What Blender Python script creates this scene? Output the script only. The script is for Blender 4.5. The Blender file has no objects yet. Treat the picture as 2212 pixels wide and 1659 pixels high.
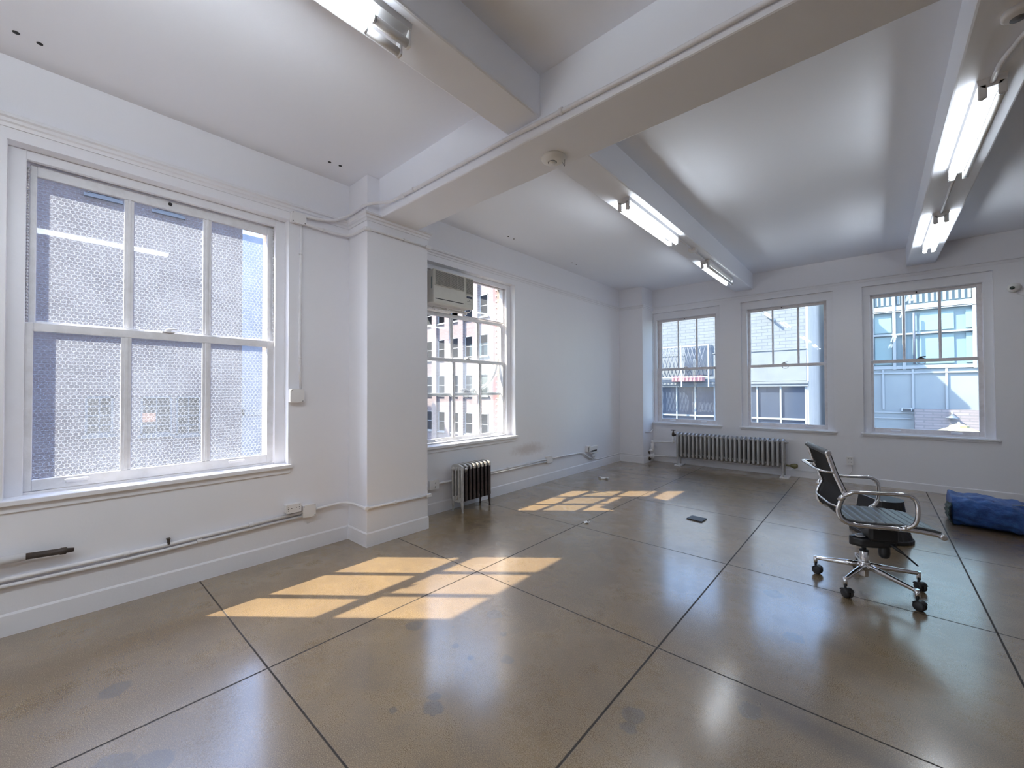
import bpy, bmesh, math, random
from mathutils import Vector, Matrix, noise
random.seed(7)
scene = bpy.context.scene
COL = scene.collection
PI = math.pi

# ------------------------------------------------------------------ camera
YAW, PIT, ROL, FPX, CAMX, CAMZ = 0.7244, 0.0141, -0.0037, 882.94, 3.7377, 1.4
Fv = Vector((-math.sin(YAW) * math.cos(PIT), math.cos(YAW) * math.cos(PIT), math.sin(PIT)))
R0 = Vector((math.cos(YAW), math.sin(YAW), 0))
U0 = R0.cross(Fv)
Rv = R0 * math.cos(ROL) + U0 * math.sin(ROL)
Uv = -R0 * math.sin(ROL) + U0 * math.cos(ROL)
cd = bpy.data.cameras.new('camera')
cam = bpy.data.objects.new('camera', cd)
COL.objects.link(cam)
cam.matrix_world = Matrix(((Rv.x, Uv.x, -Fv.x, CAMX), (Rv.y, Uv.y, -Fv.y, 0), (Rv.z, Uv.z, -Fv.z, CAMZ), (0, 0, 0, 1)))
cd.sensor_width = 36
cd.lens = FPX * 36 / 2212
cd.clip_start = 0.05
cd.clip_end = 300
scene.camera = cam

# ------------------------------------------------------------------ world, sun, exposure
SUN_DIR = Vector((1, 0.836, -1.351)).normalized()
w = bpy.data.worlds.new('sky')
scene.world = w
w.use_nodes = True
wn = w.node_tree
bg = wn.nodes['Background']
skt = wn.nodes.new('ShaderNodeTexSky')
skt.sky_type = 'NISHITA'
skt.sun_disc = False
skt.sun_elevation = math.radians(46)
skt.sun_rotation = math.atan2(-SUN_DIR.x, -SUN_DIR.y)
skt.air_density = 1.0
skt.dust_density = 1.0
wn.links.new(skt.outputs[0], bg.inputs[0])
bg.inputs[1].default_value = 1.15
sd = bpy.data.lights.new('sun', 'SUN')
sd.energy = 20.5
sd.angle = math.radians(0.53)
sd.color = (1.0, 0.87, 0.66)
sun = bpy.data.objects.new('sun', sd)
COL.objects.link(sun)
sun.rotation_euler = SUN_DIR.to_track_quat('-Z', 'Y').to_euler()
sun.location = (-12, -10, 18)
TUBE_E = 21.0
TUBE_NEAR = 44.0
vs = scene.view_settings
vs.view_transform = 'Standard'
vs.look = 'None'
vs.exposure = 0.16
vs.gamma = 1.0
vs.use_curve_mapping = False
try:
    scene.cycles.max_bounces = 12
    scene.cycles.diffuse_bounces = 7
    scene.cycles.transparent_max_bounces = 24
    scene.cycles.sample_clamp_indirect = 6.0
    scene.cycles.caustics_reflective = False
    scene.cycles.caustics_refractive = False
except Exception:
    pass

# ------------------------------------------------------------------ node helpers
class NT:
    def __init__(s, name):
        s.m = bpy.data.materials.new(name)
        s.m.use_nodes = True
        s.t = s.m.node_tree
        s.b = s.t.nodes['Principled BSDF']
        s.o = s.t.nodes['Material Output']
        s._g = None

    def n(s, typ, **kw):
        x = s.t.nodes.new(typ)
        for k, v in kw.items():
            setattr(x, k, v)
        return x

    def l(s, a, b):
        s.t.links.new(a, b)

    def pos(s):
        if s._g is None:
            s._g = s.n('ShaderNodeNewGeometry')
        return s._g.outputs['Position']

    def obj(s):
        return s.n('ShaderNodeTexCoord').outputs['Object']

    def xyz(s, v=None):
        x = s.n('ShaderNodeSeparateXYZ')
        s.l(v or s.pos(), x.inputs[0])
        return x.outputs

    def ma(s, op, a, b=None, c=None, clamp=False):
        x = s.n('ShaderNodeMath', operation=op)
        x.use_clamp = clamp
        for i, v in enumerate((a, b, c)):
            if v is None:
                continue
            if isinstance(v, (int, float)):
                x.inputs[i].default_value = v
            else:
                s.l(v, x.inputs[i])
        return x.outputs[0]

    def noise(s, scale, detail=3, rough=0.5, vec=None, dist=0):
        x = s.n('ShaderNodeTexNoise')
        x.inputs['Scale'].default_value = scale
        x.inputs['Detail'].default_value = detail
        x.inputs['Roughness'].default_value = rough
        x.inputs['Distortion'].default_value = dist
        s.l(vec or s.pos(), x.inputs['Vector'])
        return x.outputs[0]

    def mapr(s, v, a, b, c=0, d=1, smooth=False):
        x = s.n('ShaderNodeMapRange')
        if smooth:
            x.interpolation_type = 'SMOOTHSTEP'
        s.l(v, x.inputs[0])
        for i, q in enumerate((a, b, c, d)):
            x.inputs[i + 1].default_value = q
        return x.outputs[0]

    def mix(s, f, a, b, mode='MIX'):
        x = s.n('ShaderNodeMix', data_type='RGBA')
        x.blend_type = mode
        if isinstance(f, (int, float)):
            x.inputs[0].default_value = f
        else:
            s.l(f, x.inputs[0])
        for i, v in ((6, a), (7, b)):
            if isinstance(v, tuple):
                x.inputs[i].default_value = (*v, 1)
            else:
                s.l(v, x.inputs[i])
        return x.outputs[2]

    def bump(s, h, strength=0.3, dist=0.01):
        x = s.n('ShaderNodeBump')
        x.inputs['Strength'].default_value = strength
        x.inputs['Distance'].default_value = dist
        s.l(h, x.inputs['Height'])
        return x.outputs[0]

    def scalev(s, v, sc):
        x = s.n('ShaderNodeVectorMath', operation='MULTIPLY')
        s.l(v, x.inputs[0])
        x.inputs[1].default_value = sc
        return x.outputs[0]


def mat(name, col, rough=0.5, metal=0.0, bump=None, spec=None, coat=None, var=None, emit=None):
    k = NT(name)
    k.b.inputs['Base Color'].default_value = (*col, 1)
    k.b.inputs['Roughness'].default_value = rough
    k.b.inputs['Metallic'].default_value = metal
    if spec is not None:
        k.b.inputs['Specular IOR Level'].default_value = spec
    if coat is not None:
        k.b.inputs['Coat Weight'].default_value = coat
        k.b.inputs['Coat Roughness'].default_value = 0.15
    if var:
        sc, amt, c2 = var
        f = k.mapr(k.noise(sc, 4, 0.6, k.obj()), 0.42, 0.65, 0, amt)
        k.l(k.mix(f, col, c2), k.b.inputs['Base Color'])
    if bump:
        k.l(k.bump(k.noise(bump[0], 4, 0.6, k.obj()), bump[1], bump[2] if len(bump) > 2 else 0.005), k.b.inputs['Normal'])
    if emit:
        k.b.inputs['Emission Color'].default_value = (*emit[0], 1)
        k.b.inputs['Emission Strength'].default_value = emit[1]
    return k.m


def wall_mat():
    k = NT('painted_plaster')
    base = (0.835, 0.84, 0.885)
    f = k.mapr(k.noise(1.3, 4, 0.6), 0.35, 0.7, 0, 0.10)
    c = k.mix(f, base, (0.77, 0.76, 0.78))
    # scuffs
    sc = k.noise(9, 6, 0.75, k.scalev(k.pos(), (1, 1, 2.2)))
    g = k.mapr(sc, 0.66, 0.74, 0, 0.35)
    x, y, z = k.xyz()
    low = k.mapr(z, 0.2, 1.4, 1, 0.0)
    c = k.mix(k.ma('MULTIPLY', g, low), c, (0.50, 0.48, 0.46))
    # brownish rub mark beside the second window and streaks above the small radiator
    dy = k.ma('DIVIDE', k.ma('SUBTRACT', y, 4.58), 0.42)
    dz = k.ma('DIVIDE', k.ma('SUBTRACT', z, 0.545), 0.10)
    dx = k.ma('DIVIDE', x, 0.2)
    d = k.ma('SQRT', k.ma('ADD', k.ma('ADD', k.ma('MULTIPLY', dy, dy), k.ma('MULTIPLY', dz, dz)), k.ma('MULTIPLY', dx, dx)))
    d = k.ma('ADD', d, k.ma('MULTIPLY', k.noise(11, 4, 0.7), 1.1))
    c = k.mix(k.mapr(d, 0.85, 1.6, 0.42, 0), c, (0.40, 0.30, 0.25))
    k.l(c, k.b.inputs['Base Color'])
    k.b.inputs['Roughness'].default_value = 0.55
    h = k.ma('ADD', k.ma('MULTIPLY', k.noise(3.0, 3, 0.5), 1.0), k.ma('MULTIPLY', k.noise(60, 3, 0.6), 0.12))
    k.l(k.bump(h, 0.35, 0.012), k.b.inputs['Normal'])
    return k.m


def ceil_mat():
    k = NT('painted_ceiling')
    f = k.mapr(k.noise(0.9, 4, 0.6), 0.35, 0.7, 0, 0.10)
    c = k.mix(f, (0.865, 0.89, 0.955), (0.84, 0.855, 0.90))
    k.l(c, k.b.inputs['Base Color'])
    k.b.inputs['Roughness'].default_value = 0.6
    h = k.ma('ADD', k.noise(2.0, 3, 0.5), k.ma('MULTIPLY', k.noise(45, 3, 0.6), 0.1))
    k.l(k.bump(h, 0.3, 0.012), k.b.inputs['Normal'])
    return k.m


def floor_mat():
    k = NT('stained_concrete')
    x, y, z = k.xyz()
    n1 = k.noise(0.55, 5, 0.6, dist=0.4)
    n2 = k.noise(2.6, 6, 0.65)
    n3 = k.noise(260, 2, 0.6)
    n4 = k.noise(75, 2, 0.6)
    c = k.mix(k.mapr(n1, 0.36, 0.66), (0.175, 0.115, 0.055), (0.345, 0.240, 0.115))
    c = k.mix(k.mapr(n2, 0.40, 0.66, 0, 0.75), c, (0.165, 0.115, 0.068))
    # slab tint shift per bay
    c = k.mix(k.mapr(k.noise(0.21, 2, 0.5), 0.45, 0.6, 0, 0.35), c, (0.25, 0.19, 0.14))
    # aggregate speckle
    c = k.mix(k.mapr(n3, 0.54, 0.66, 0, 0.75), c, (0.40, 0.31, 0.19))
    c = k.mix(k.mapr(n3, 0.34, 0.46, 0.65, 0), c, (0.06, 0.04, 0.028))
    c = k.mix(k.mapr(n4, 0.64, 0.74, 0, 0.35), c, (0.36, 0.31, 0.24))
    # small dark pits
    v = k.n('ShaderNodeTexVoronoi', feature='F1')
    v.inputs['Scale'].default_value = 7.5
    k.l(k.pos(), v.inputs['Vector'])
    vr = k.n('ShaderNodeSeparateColor')
    k.l(v.outputs['Color'], vr.inputs[0])
    pit = k.ma('MULTIPLY', k.mapr(v.outputs['Distance'], 0.035, 0.065, 1, 0), k.mapr(vr.outputs[0], 0.72, 0.75, 0, 0.8))
    c = k.mix(pit, c, (0.035, 0.03, 0.027))
    pit2 = k.ma('MULTIPLY', k.mapr(v.outputs['Distance'], 0.02, 0.04, 1, 0), k.mapr(vr.outputs[1], 0.90, 0.93, 0, 0.8))
    c = k.mix(pit2, c, (0.5, 0.48, 0.45))
    # stains at measured places (x, y, radius)
    stains = [(1.949, 1.848, .05), (2.006, 1.482, .022), (2.131, 1.732, .02), (2.144, 1.469, .02), (2.293, 1.585, .035),
              (2.222, 1.173, .03), (2.266, 1.126, .045), (2.142, 1.003, .02), (2.944, 1.669, .05), (2.96, 1.60, .035),
              (3.211, 3.286, .06), (3.382, 2.79, .05), (3.317, 2.03, .05), (1.677, 1.445, .05), (1.058, .215, .06), (1.60, .15, .08), (1.69, .26, .07)]
    wob = k.ma('MULTIPLY', k.noise(18, 3, 0.6), 0.05)
    acc = None
    for sx, sy, sr in stains:
        cv = k.n('ShaderNodeVectorMath', operation='DISTANCE')
        k.l(k.pos(), cv.inputs[0])
        cv.inputs[1].default_value = (sx, sy, 0)
        dd = k.ma('SUBTRACT', k.ma('ADD', cv.outputs['Value'], wob), sr + 0.022)
        acc = dd if acc is None else k.ma('MINIMUM', acc, dd)
    c = k.mix(k.mapr(acc, -0.004, 0.008, 0.55, 0), c, (0.075, 0.068, 0.066))
    # dark band beside the joint bottom right
    dd = k.ma('ADD', k.ma('ABSOLUTE', k.ma('SUBTRACT', y, k.ma('ADD', k.ma('MULTIPLY', x, -0.15), 2.62))), k.ma('MULTIPLY', k.noise(5, 3, .6), 0.14))
    band = k.ma('MULTIPLY', k.mapr(dd, 0.08, 0.2, 0.55, 0), k.mapr(x, 2.9, 3.3, 0, 1))
    c = k.mix(band, c, (0.075, 0.055, 0.042))
    # saw cut joints
    def joint(v0, coord, off, width=0.0045):
        d = k.ma('ABSOLUTE', k.ma('SUBTRACT', coord, off))
        return k.mapr(k.ma('ADD', d, k.ma('MULTIPLY', k.noise(40, 2, .6), 0.002)), width, width + 0.003, 1, 0)
    js = []
    for off in (1.432, 2.843, 4.25, 5.66, 7.07, 8.48):
        js.append(joint(0, x, off))
    for off in (-2.13, -0.69, 0.741, 2.191, 3.597, 4.995, 6.42):
        js.append(joint(0, y, off, 0.0038))
    j = js[0]
    for q in js[1:]:
        j = k.ma('MAXIMUM', j, q)
    c = k.mix(k.ma('MULTIPLY', j, 0.95), c, (0.015, 0.011, 0.008))
    # hairline crack
    segs = [(1.839, 4.977), (1.872, 5.08), (1.935, 5.33), (2.023, 5.425), (2.076, 5.532), (2.142, 5.80)]
    k.l(c, k.b.inputs['Base Color'])
    r = k.mapr(n2, 0.3, 0.7, 0.20, 0.34)
    r = k.ma('ADD', r, k.mapr(n3, 0.4, 0.7, 0, 0.10))
    r = k.ma('ADD', r, k.ma('MULTIPLY', j, 0.4))
    k.l(r, k.b.inputs['Roughness'])
    k.b.inputs['Specular IOR Level'].default_value = 0.6
    k.l(k.ma('SUBTRACT', 1.0, j), k.b.inputs['Coat Weight'])
    k.b.inputs['Coat IOR'].default_value = 1.85
    k.b.inputs['Coat Roughness'].default_value = 0.17
    h = k.ma('ADD', k.ma('MULTIPLY', n2, 0.5), k.ma('MULTIPLY', k.noise(9, 4, .6), 0.18))
    h = k.ma('ADD', h, k.ma('MULTIPLY', n3, 0.02))
    h = k.ma('SUBTRACT', h, k.ma('MULTIPLY', j, 0.4))
    nb = k.bump(h, 0.35, 0.012)
    k.l(nb, k.b.inputs['Normal'])
    return k.m


def glass_mat(name, hexa=0.0, scatter=0.06, tint=(0.93, 0.96, 0.97), ripple=0.0, pitch=0.0254, axis=1, refl=0.02):
    """thin window glass: see-through with a slight mirror reflection, dust, wire mesh"""
    k = NT(name)
    tr = k.n('ShaderNodeBsdfTransparent')
    tr.inputs[0].default_value = (*tint, 1)
    tl = k.n('ShaderNodeBsdfTranslucent')
    tl.inputs[0].default_value = (0.74, 0.84, 1.0, 1)
    df = k.n('ShaderNodeBsdfDiffuse')
    df.inputs[0].default_value = (0.75, 0.77, 0.8, 1)
    ds = k.n('ShaderNodeMixShader')
    ds.inputs[0].default_value = 0.25
    k.l(tl.outputs[0], ds.inputs[1])
    k.l(df.outputs[0], ds.inputs[2])
    gl = k.n('ShaderNodeBsdfGlossy')
    gl.inputs['Roughness'].default_value = 0.02
    gl.inputs[0].default_value = (1, 1, 1, 1)
    p = k.xyz()
    u, v = p[axis], p[2]
    mixf = k.mapr(k.noise(3.5, 4, 0.6), 0.3, 0.7, scatter * 0.7, scatter * 1.3)
    if hexa > 0:
        s = pitch
        wob = k.ma('MULTIPLY', k.ma('SUBTRACT', k.noise(14, 2, .5), 0.5), 0.010)
        u2 = k.ma('DIVIDE', k.ma('ADD', u, wob), s)
        v2 = k.ma('DIVIDE', k.ma('ADD', v, wob), s * 1.7320508)

        def cell(off):
            a = k.ma('SUBTRACT', k.ma('FRACT', k.ma('ADD', u2, off + 100)), 0.5)
            b = k.ma('MULTIPLY', k.ma('SUBTRACT', k.ma('FRACT', k.ma('ADD', v2, off + 100)), 0.5), 1.7320508)
            a = k.ma('ABSOLUTE', a)
            b = k.ma('ABSOLUTE', b)
            return k.ma('MAXIMUM', a, k.ma('ADD', k.ma('MULTIPLY', a, 0.5), k.ma('MULTIPLY', b, 0.8660254)))
        hd = k.ma('MINIMUM', cell(0.0), cell(0.5))
        wire = k.mapr(hd, 0.5 - 0.055, 0.5 - 0.02, 0, hexa)
        # rippled glass: light and dark flecks
        rp = k.noise(75, 3, 0.75, k.scalev(k.pos(), (1, 1, 1.6)), dist=0.6)
        mixf = k.ma('ADD', mixf, k.mapr(rp, 0.52, 0.72, 0, ripple))
        mixf = k.ma('MAXIMUM', mixf, wire)
    lw = k.n('ShaderNodeLayerWeight')
    lw.inputs[0].default_value = 0.5
    fr = k.ma('MULTIPLY_ADD', k.ma('POWER', lw.outputs['Facing'], 4.0), 0.45, refl)
    a = k.n('ShaderNodeMixShader')
    k.l(mixf, a.inputs[0])
    k.l(tr.outputs[0], a.inputs[1])
    k.l(ds.outputs[0], a.inputs[2])
    b = k.n('ShaderNodeMixShader')
    k.l(fr, b.inputs[0])
    k.l(a.outputs[0], b.inputs[1])
    k.l(gl.outputs[0], b.inputs[2])
    k.l(b.outputs[0], k.o.inputs[0])
    return k.m


def brick_mat(name, c1, c2, mortar, axis='x', sx=0.21, sz=0.075, rough=0.85, mort=0.012, stain=0.2):
    k = NT(name)
    x, y, z = k.xyz()
    cv = k.n('ShaderNodeCombineXYZ')
    k.l(x if axis == 'x' else (y if axis == 'y' else k.ma('ADD', x, y)), cv.inputs[0])
    k.l(z, cv.inputs[1])
    b = k.n('ShaderNodeTexBrick')
    k.l(cv.outputs[0], b.inputs['Vector'])
    b.inputs['Scale'].default_value = 1.0
    b.inputs['Brick Width'].default_value = sx
    b.inputs['Row Height'].default_value = sz
    b.inputs['Mortar Size'].default_value = mort
    b.inputs['Color1'].default_value = (*c1, 1)
    b.inputs['Color2'].default_value = (*c2, 1)
    b.inputs['Mortar'].default_value = (*mortar, 1)
    f = k.mapr(k.noise(0.8, 5, 0.65), 0.4, 0.7, 0, stain)
    k.l(k.mix(f, b.outputs['Color'], tuple(q * 0.55 for q in c1)), k.b.inputs['Base Color'])
    k.b.inputs['Roughness'].default_value = rough
    k.l(k.bump(b.outputs['Fac'], -0.3, 0.01), k.b.inputs['Normal'])
    return k.m


M = {}
M['wall'] = wall_mat()
M['ceil'] = ceil_mat()
M['floor'] = floor_mat()
M['trim'] = mat('gloss_trim_paint', (0.82, 0.825, 0.865), 0.36, bump=(9, 0.35, 0.006), var=(6, 0.2, (0.74, 0.74, 0.77)))
M['sash'] = mat('sash_paint', (0.78, 0.785, 0.82), 0.35, bump=(26, 0.4, 0.004), var=(14, 0.3, (0.55, 0.54, 0.54)))
M['oldsash'] = mat('weathered_sash_paint', (0.76, 0.735, 0.75), 0.45, bump=(26, 0.5, 0.005), var=(14, 0.35, (0.52, 0.48, 0.47)))
M['wired'] = glass_mat('wired_rippled_glass', hexa=0.24, scatter=0.06, tint=(0.90, 0.92, 0.97), ripple=0.14, refl=0.010)
M['wired2'] = glass_mat('fine_wired_glass', hexa=0.13, scatter=0.04, tint=(0.94, 0.955, 0.965), ripple=0.02, pitch=0.0165)
M['glass'] = glass_mat('old_clear_glass', scatter=0.05, tint=(0.92, 0.96, 0.985), axis=0)
M['clear'] = glass_mat('clear_acrylic', scatter=0.05, tint=(0.95, 0.97, 0.98))
M['pipe'] = mat('painted_pipe', (0.82, 0.82, 0.85), 0.4, bump=(30, 0.35, 0.003), var=(12, 0.25, (0.6, 0.58, 0.56)))
M['box'] = mat('painted_metal_box', (0.78, 0.77, 0.77), 0.4, bump=(40, 0.15, 0.002))
M['plastic'] = mat('white_plastic', (0.78, 0.77, 0.74), 0.35)
M['dark'] = mat('dark_slot', (0.02, 0.02, 0.02), 0.6)
M['black'] = mat('black_plastic', (0.018, 0.018, 0.02), 0.38, bump=(200, 0.2, 0.001))
M['blackm'] = mat('matte_black_rubber', (0.022, 0.022, 0.024), 0.55)
M['chrome'] = mat('chrome', (0.82, 0.82, 0.84), 0.07, 1.0)
M['brushed'] = mat('brushed_steel', (0.55, 0.54, 0.54), 0.28, 1.0)
M['radsilver'] = mat('silver_paint_sunlit_heads', (0.56, 0.55, 0.53), 0.38, 0.55, bump=(50, 0.3, 0.003), var=(14, 0.4, (0.30, 0.27, 0.25)))
M['radgrey'] = mat('grey_radiator_paint', (0.46, 0.455, 0.46), 0.42, 0.25, bump=(50, 0.3, 0.003), var=(12, 0.3, (0.34, 0.32, 0.31)))
M['rust'] = mat('dark_iron', (0.055, 0.042, 0.036), 0.6, 0.3, bump=(60, 0.5, 0.004), var=(20, 0.5, (0.12, 0.08, 0.06)))
M['brass'] = mat('olive_brass', (0.20, 0.18, 0.09), 0.45, 0.6)
M['tube'] = mat('lit_fluorescent_tube', (0.9, 0.9, 0.9), 0.3, emit=((0.86, 0.93, 1.0), TUBE_E))
M['tubeboost'] = mat('boosted_near_tube', (0.9, 0.9, 0.9), 0.3, emit=((0.86, 0.93, 1.0), TUBE_NEAR))  # emission raised above the other tubes to brighten the near ceiling
M['tubeoff'] = mat('unlit_fluorescent_tube', (0.78, 0.79, 0.78), 0.25)
M['fixture'] = mat('fixture_enamel', (0.72, 0.72, 0.73), 0.35)
M['aluend'] = mat('aluminium_cap', (0.6, 0.6, 0.6), 0.35, 0.9)


def seat_mat():
    k = NT('ribbed_leather')
    k.b.inputs['Base Color'].default_value = (0.06, 0.065, 0.07, 1)
    k.b.inputs['Roughness'].default_value = 0.36
    k.b.inputs['Specular IOR Level'].default_value = 0.7
    k.l(k.bump(k.noise(260, 2, 0.6, k.obj()), 0.25, 0.001), k.b.inputs['Normal'])
    return k.m


M['seat'] = seat_mat()
M['mesh'] = mat('black_mesh_fabric', (0.014, 0.013, 0.014), 0.8, bump=(900, 0.4, 0.001))


def tarp_mat():
    k = NT('blue_woven_poly')
    c = k.mix(k.mapr(k.noise(14, 5, 0.7, k.obj()), 0.35, 0.7), (0.010, 0.045, 0.20), (0.035, 0.13, 0.42))
    k.l(c, k.b.inputs['Base Color'])
    k.b.inputs['Roughness'].default_value = 0.36
    k.l(k.bump(k.noise(28, 6, 0.75, k.scalev(k.obj(), (1, 2, 2))), 0.7, 0.02), k.b.inputs['Normal'])
    return k.m


M['tarp'] = tarp_mat()
M['tarpdark'] = mat('dark_teal_lining', (0.02, 0.05, 0.05), 0.5)

# ------------------------------------------------------------------ mesh helper
class MB:
    def __init__(s, xf=None):
        s.bm = bmesh.new()
        s.xf = xf

    def _apply(s, vs):
        if s.xf:
            for v in vs:
                v.co = Vector(s.xf(*v.co))

    def box(s, x0, x1, y0, y1, z0, z1, bev=0.0, seg=2, mi=0):
        r = bmesh.ops.create_cube(s.bm, size=1)
        vs = r['verts']
        for v in vs:
            v.co = Vector(((x0 + x1) / 2 + v.co.x * (x1 - x0), (y0 + y1) / 2 + v.co.y * (y1 - y0), (z0 + z1) / 2 + v.co.z * (z1 - z0)))
        if bev > 0:
            es = list({e for v in vs for e in v.link_edges})
            b = bmesh.ops.bevel(s.bm, geom=es, offset=bev, segments=seg, profile=0.5, affect='EDGES')
            vs = list({v for f in b['faces'] for v in f.verts} | {v for v in vs if v.is_valid})
        for f in {f for v in vs for f in v.link_faces}:
            f.material_index = mi
        s._apply(vs)
        return vs

    def tube(s, pts, r, n=12, cap=True, closed=False, flat=None, up=None):
        """swept circle along pts; r number or list; flat=(a,b) elliptical scale"""
        pts = [Vector(p) for p in pts]
        N = len(pts)
        rings = []
        prev = None
        for i, p in enumerate(pts):
            if closed:
                t = (pts[(i + 1) % N] - pts[i - 1]).normalized()
            else:
                t = (pts[min(i + 1, N - 1)] - pts[max(i - 1, 0)]).normalized()
            if prev is None:
                a = Vector(up) if up else (Vector((0, 0, 1)) if abs(t.z) < 0.9 else Vector((1, 0, 0)))
                nx = (a - t * a.dot(t)).normalized()
            else:
                nx = (prev - t * prev.dot(t)).normalized()
            prev = nx
            ny = t.cross(nx)
            rr = r[i] if isinstance(r, (list, tuple)) else r
            fa, fb = flat or (1, 1)
            ring = [s.bm.verts.new(p + (nx * math.cos(2 * PI * j / n) * fa + ny * math.sin(2 * PI * j / n) * fb) * rr) for j in range(n)]
            rings.append(ring)
        for i in range(N - 1 + (1 if closed else 0)):
            a, b = rings[i], rings[(i + 1) % N]
            for j in range(n):
                f = s.bm.faces.new((a[j], a[(j + 1) % n], b[(j + 1) % n], b[j]))
                f.smooth = True
        if cap and not closed:
            s.bm.faces.new(list(reversed(rings[0])))
            s.bm.faces.new(rings[-1])
        vs = [v for q in rings for v in q]
        s._apply(vs)
        return vs

    def cyl(s, p0, p1, r, n=16):
        return s.tube([p0, p1], r, n)

    def lathe(s, prof, c, n=24, axis=(0, 0, 1)):
        """prof list of (radius, height) along axis from c"""
        ax = Vector(axis).normalized()
        a = Vector((1, 0, 0)) if abs(ax.x) < 0.9 else Vector((0, 1, 0))
        nx = (a - ax * a.dot(ax)).normalized()
        ny = ax.cross(nx)
        c = Vector(c)
        rings = []
        for r, h in prof:
            if r < 1e-6:
                rings.append([s.bm.verts.new(c + ax * h)])
            else:
                rings.append([s.bm.verts.new(c + ax * h + (nx * math.cos(2 * PI * j / n) + ny * math.sin(2 * PI * j / n)) * r) for j in range(n)])
        for a, b in zip(rings, rings[1:]):
            for j in range(n):
                k = (j + 1) % n
                if len(a) == 1 and len(b) == 1:
                    continue
                if len(a) == 1:
                    f = s.bm.faces.new((a[0], b[k], b[j]))
                elif len(b) == 1:
                    f = s.bm.faces.new((a[j], a[k], b[0]))
                else:
                    f = s.bm.faces.new((a[j], a[k], b[k], b[j]))
                f.smooth = True
        if len(rings[0]) > 1:
            s.bm.faces.new(list(reversed(rings[0])))
        if len(rings[-1]) > 1:
            s.bm.faces.new(rings[-1])
        vs = [v for q in rings for v in q]
        s._apply(vs)
        return vs

    def prism(s, poly, fn, h0, h1):
        """poly 2D list extruded; fn(a,b,h)->xyz"""
        A = [s.bm.verts.new(Vector(fn(a, b, h0))) for a, b in poly]
        B = [s.bm.verts.new(Vector(fn(a, b, h1))) for a, b in poly]
        n = len(poly)
        s.bm.faces.new(A)
        s.bm.faces.new(list(reversed(B)))
        for i in range(n):
            s.bm.faces.new((A[i], B[i], B[(i + 1) % n], A[(i + 1) % n]))
        s._apply(A + B)
        return A + B

    def grid(s, fn, nu, nv, smooth=True, closed_u=False):
        g = [[s.bm.verts.new(Vector(fn(i / nu, j / nv))) for j in range(nv + 1)] for i in range(nu + (0 if closed_u else 1))]
        for i in range(nu):
            for j in range(nv):
                a = g[i]
                b = g[(i + 1) % len(g)]
                f = s.bm.faces.new((a[j], b[j], b[j + 1], a[j + 1]))
                f.smooth = smooth
        return g

    def sphere(s, c, r, sc=(1, 1, 1), n=16):
        q = bmesh.ops.create_uvsphere(s.bm, u_segments=n, v_segments=n // 2 + 2, radius=r)
        for v in q['verts']:
            v.co = Vector((c[0] + v.co.x * sc[0], c[1] + v.co.y * sc[1], c[2] + v.co.z * sc[2]))
        for f in {f for v in q['verts'] for f in v.link_faces}:
            f.smooth = True
        s._apply(q['verts'])
        return q['verts']

    def build(s, name, m, parent=None, base=None, recalc=True, **props):
        if recalc:
            bmesh.ops.recalc_face_normals(s.bm, faces=s.bm.faces)
        me = bpy.data.meshes.new(name)
        if base is not None:
            for v in s.bm.verts:
                v.co -= Vector(base)
        s.bm.to_mesh(me)
        s.bm.free()
        for q in (m if isinstance(m, (list, tuple)) else [m]):
            me.materials.append(q)
        o = bpy.data.objects.new(name, me)
        COL.objects.link(o)
        if parent is not None:
            o.parent = parent
            # meshes are written in world coordinates: undo every ancestor's offset
            off = Vector((0, 0, 0))
            q = parent
            while q is not None:
                off += Vector(q.location)
                q = q.parent
            o.location = -off
        elif base is not None:
            o.location = base
        for a, b in props.items():
            o[a] = b
        return o


def build_each(m, name, mt_, parent, label=None):
    """one object per loose piece of the mesh"""
    m.bm.verts.ensure_lookup_table()
    seen, out = set(), []
    for v0 in list(m.bm.verts):
        if v0 in seen:
            continue
        isl, stack = [], [v0]
        seen.add(v0)
        while stack:
            v = stack.pop()
            isl.append(v)
            for e in v.link_edges:
                u = e.other_vert(v)
                if u not in seen:
                    seen.add(u)
                    stack.append(u)
        out.append(isl)
    res = []
    for isl in out:
        q = MB()
        mp = {v: q.bm.verts.new(v.co) for v in isl}
        for f in {f for v in isl for f in v.link_faces}:
            g = q.bm.faces.new([mp[v] for v in f.verts])
            g.smooth = f.smooth
        o = q.build(name, mt_, parent)
        if label:
            o['label'] = label
        res.append(o)
    m.bm.free()
    return res


def thing(name, loc, label=None, category=None, group=None, kind=None):
    o = bpy.data.objects.new(name, None)
    o.empty_display_size = 0.1
    COL.objects.link(o)
    o.location = loc
    if label:
        o['label'] = label
    if category:
        o['category'] = category
    if group:
        o['group'] = group
    if kind:
        o['kind'] = kind
    return o


def rounded(pts, r=0.03, k=4):
    """fillet a polyline"""
    pts = [Vector(p) for p in pts]
    out = [pts[0]]
    for i in range(1, len(pts) - 1):
        a, b, c = pts[i - 1], pts[i], pts[i + 1]
        d1 = min(r, (a - b).length * 0.45)
        d2 = min(r, (c - b).length * 0.45)
        p0 = b + (a - b).normalized() * d1
        p2 = b + (c - b).normalized() * d2
        for t in range(k + 1):
            u = t / k
            out.append(p0 * (1 - u) ** 2 + b * 2 * u * (1 - u) + p2 * u * u)
    out.append(pts[-1])
    return out


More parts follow.
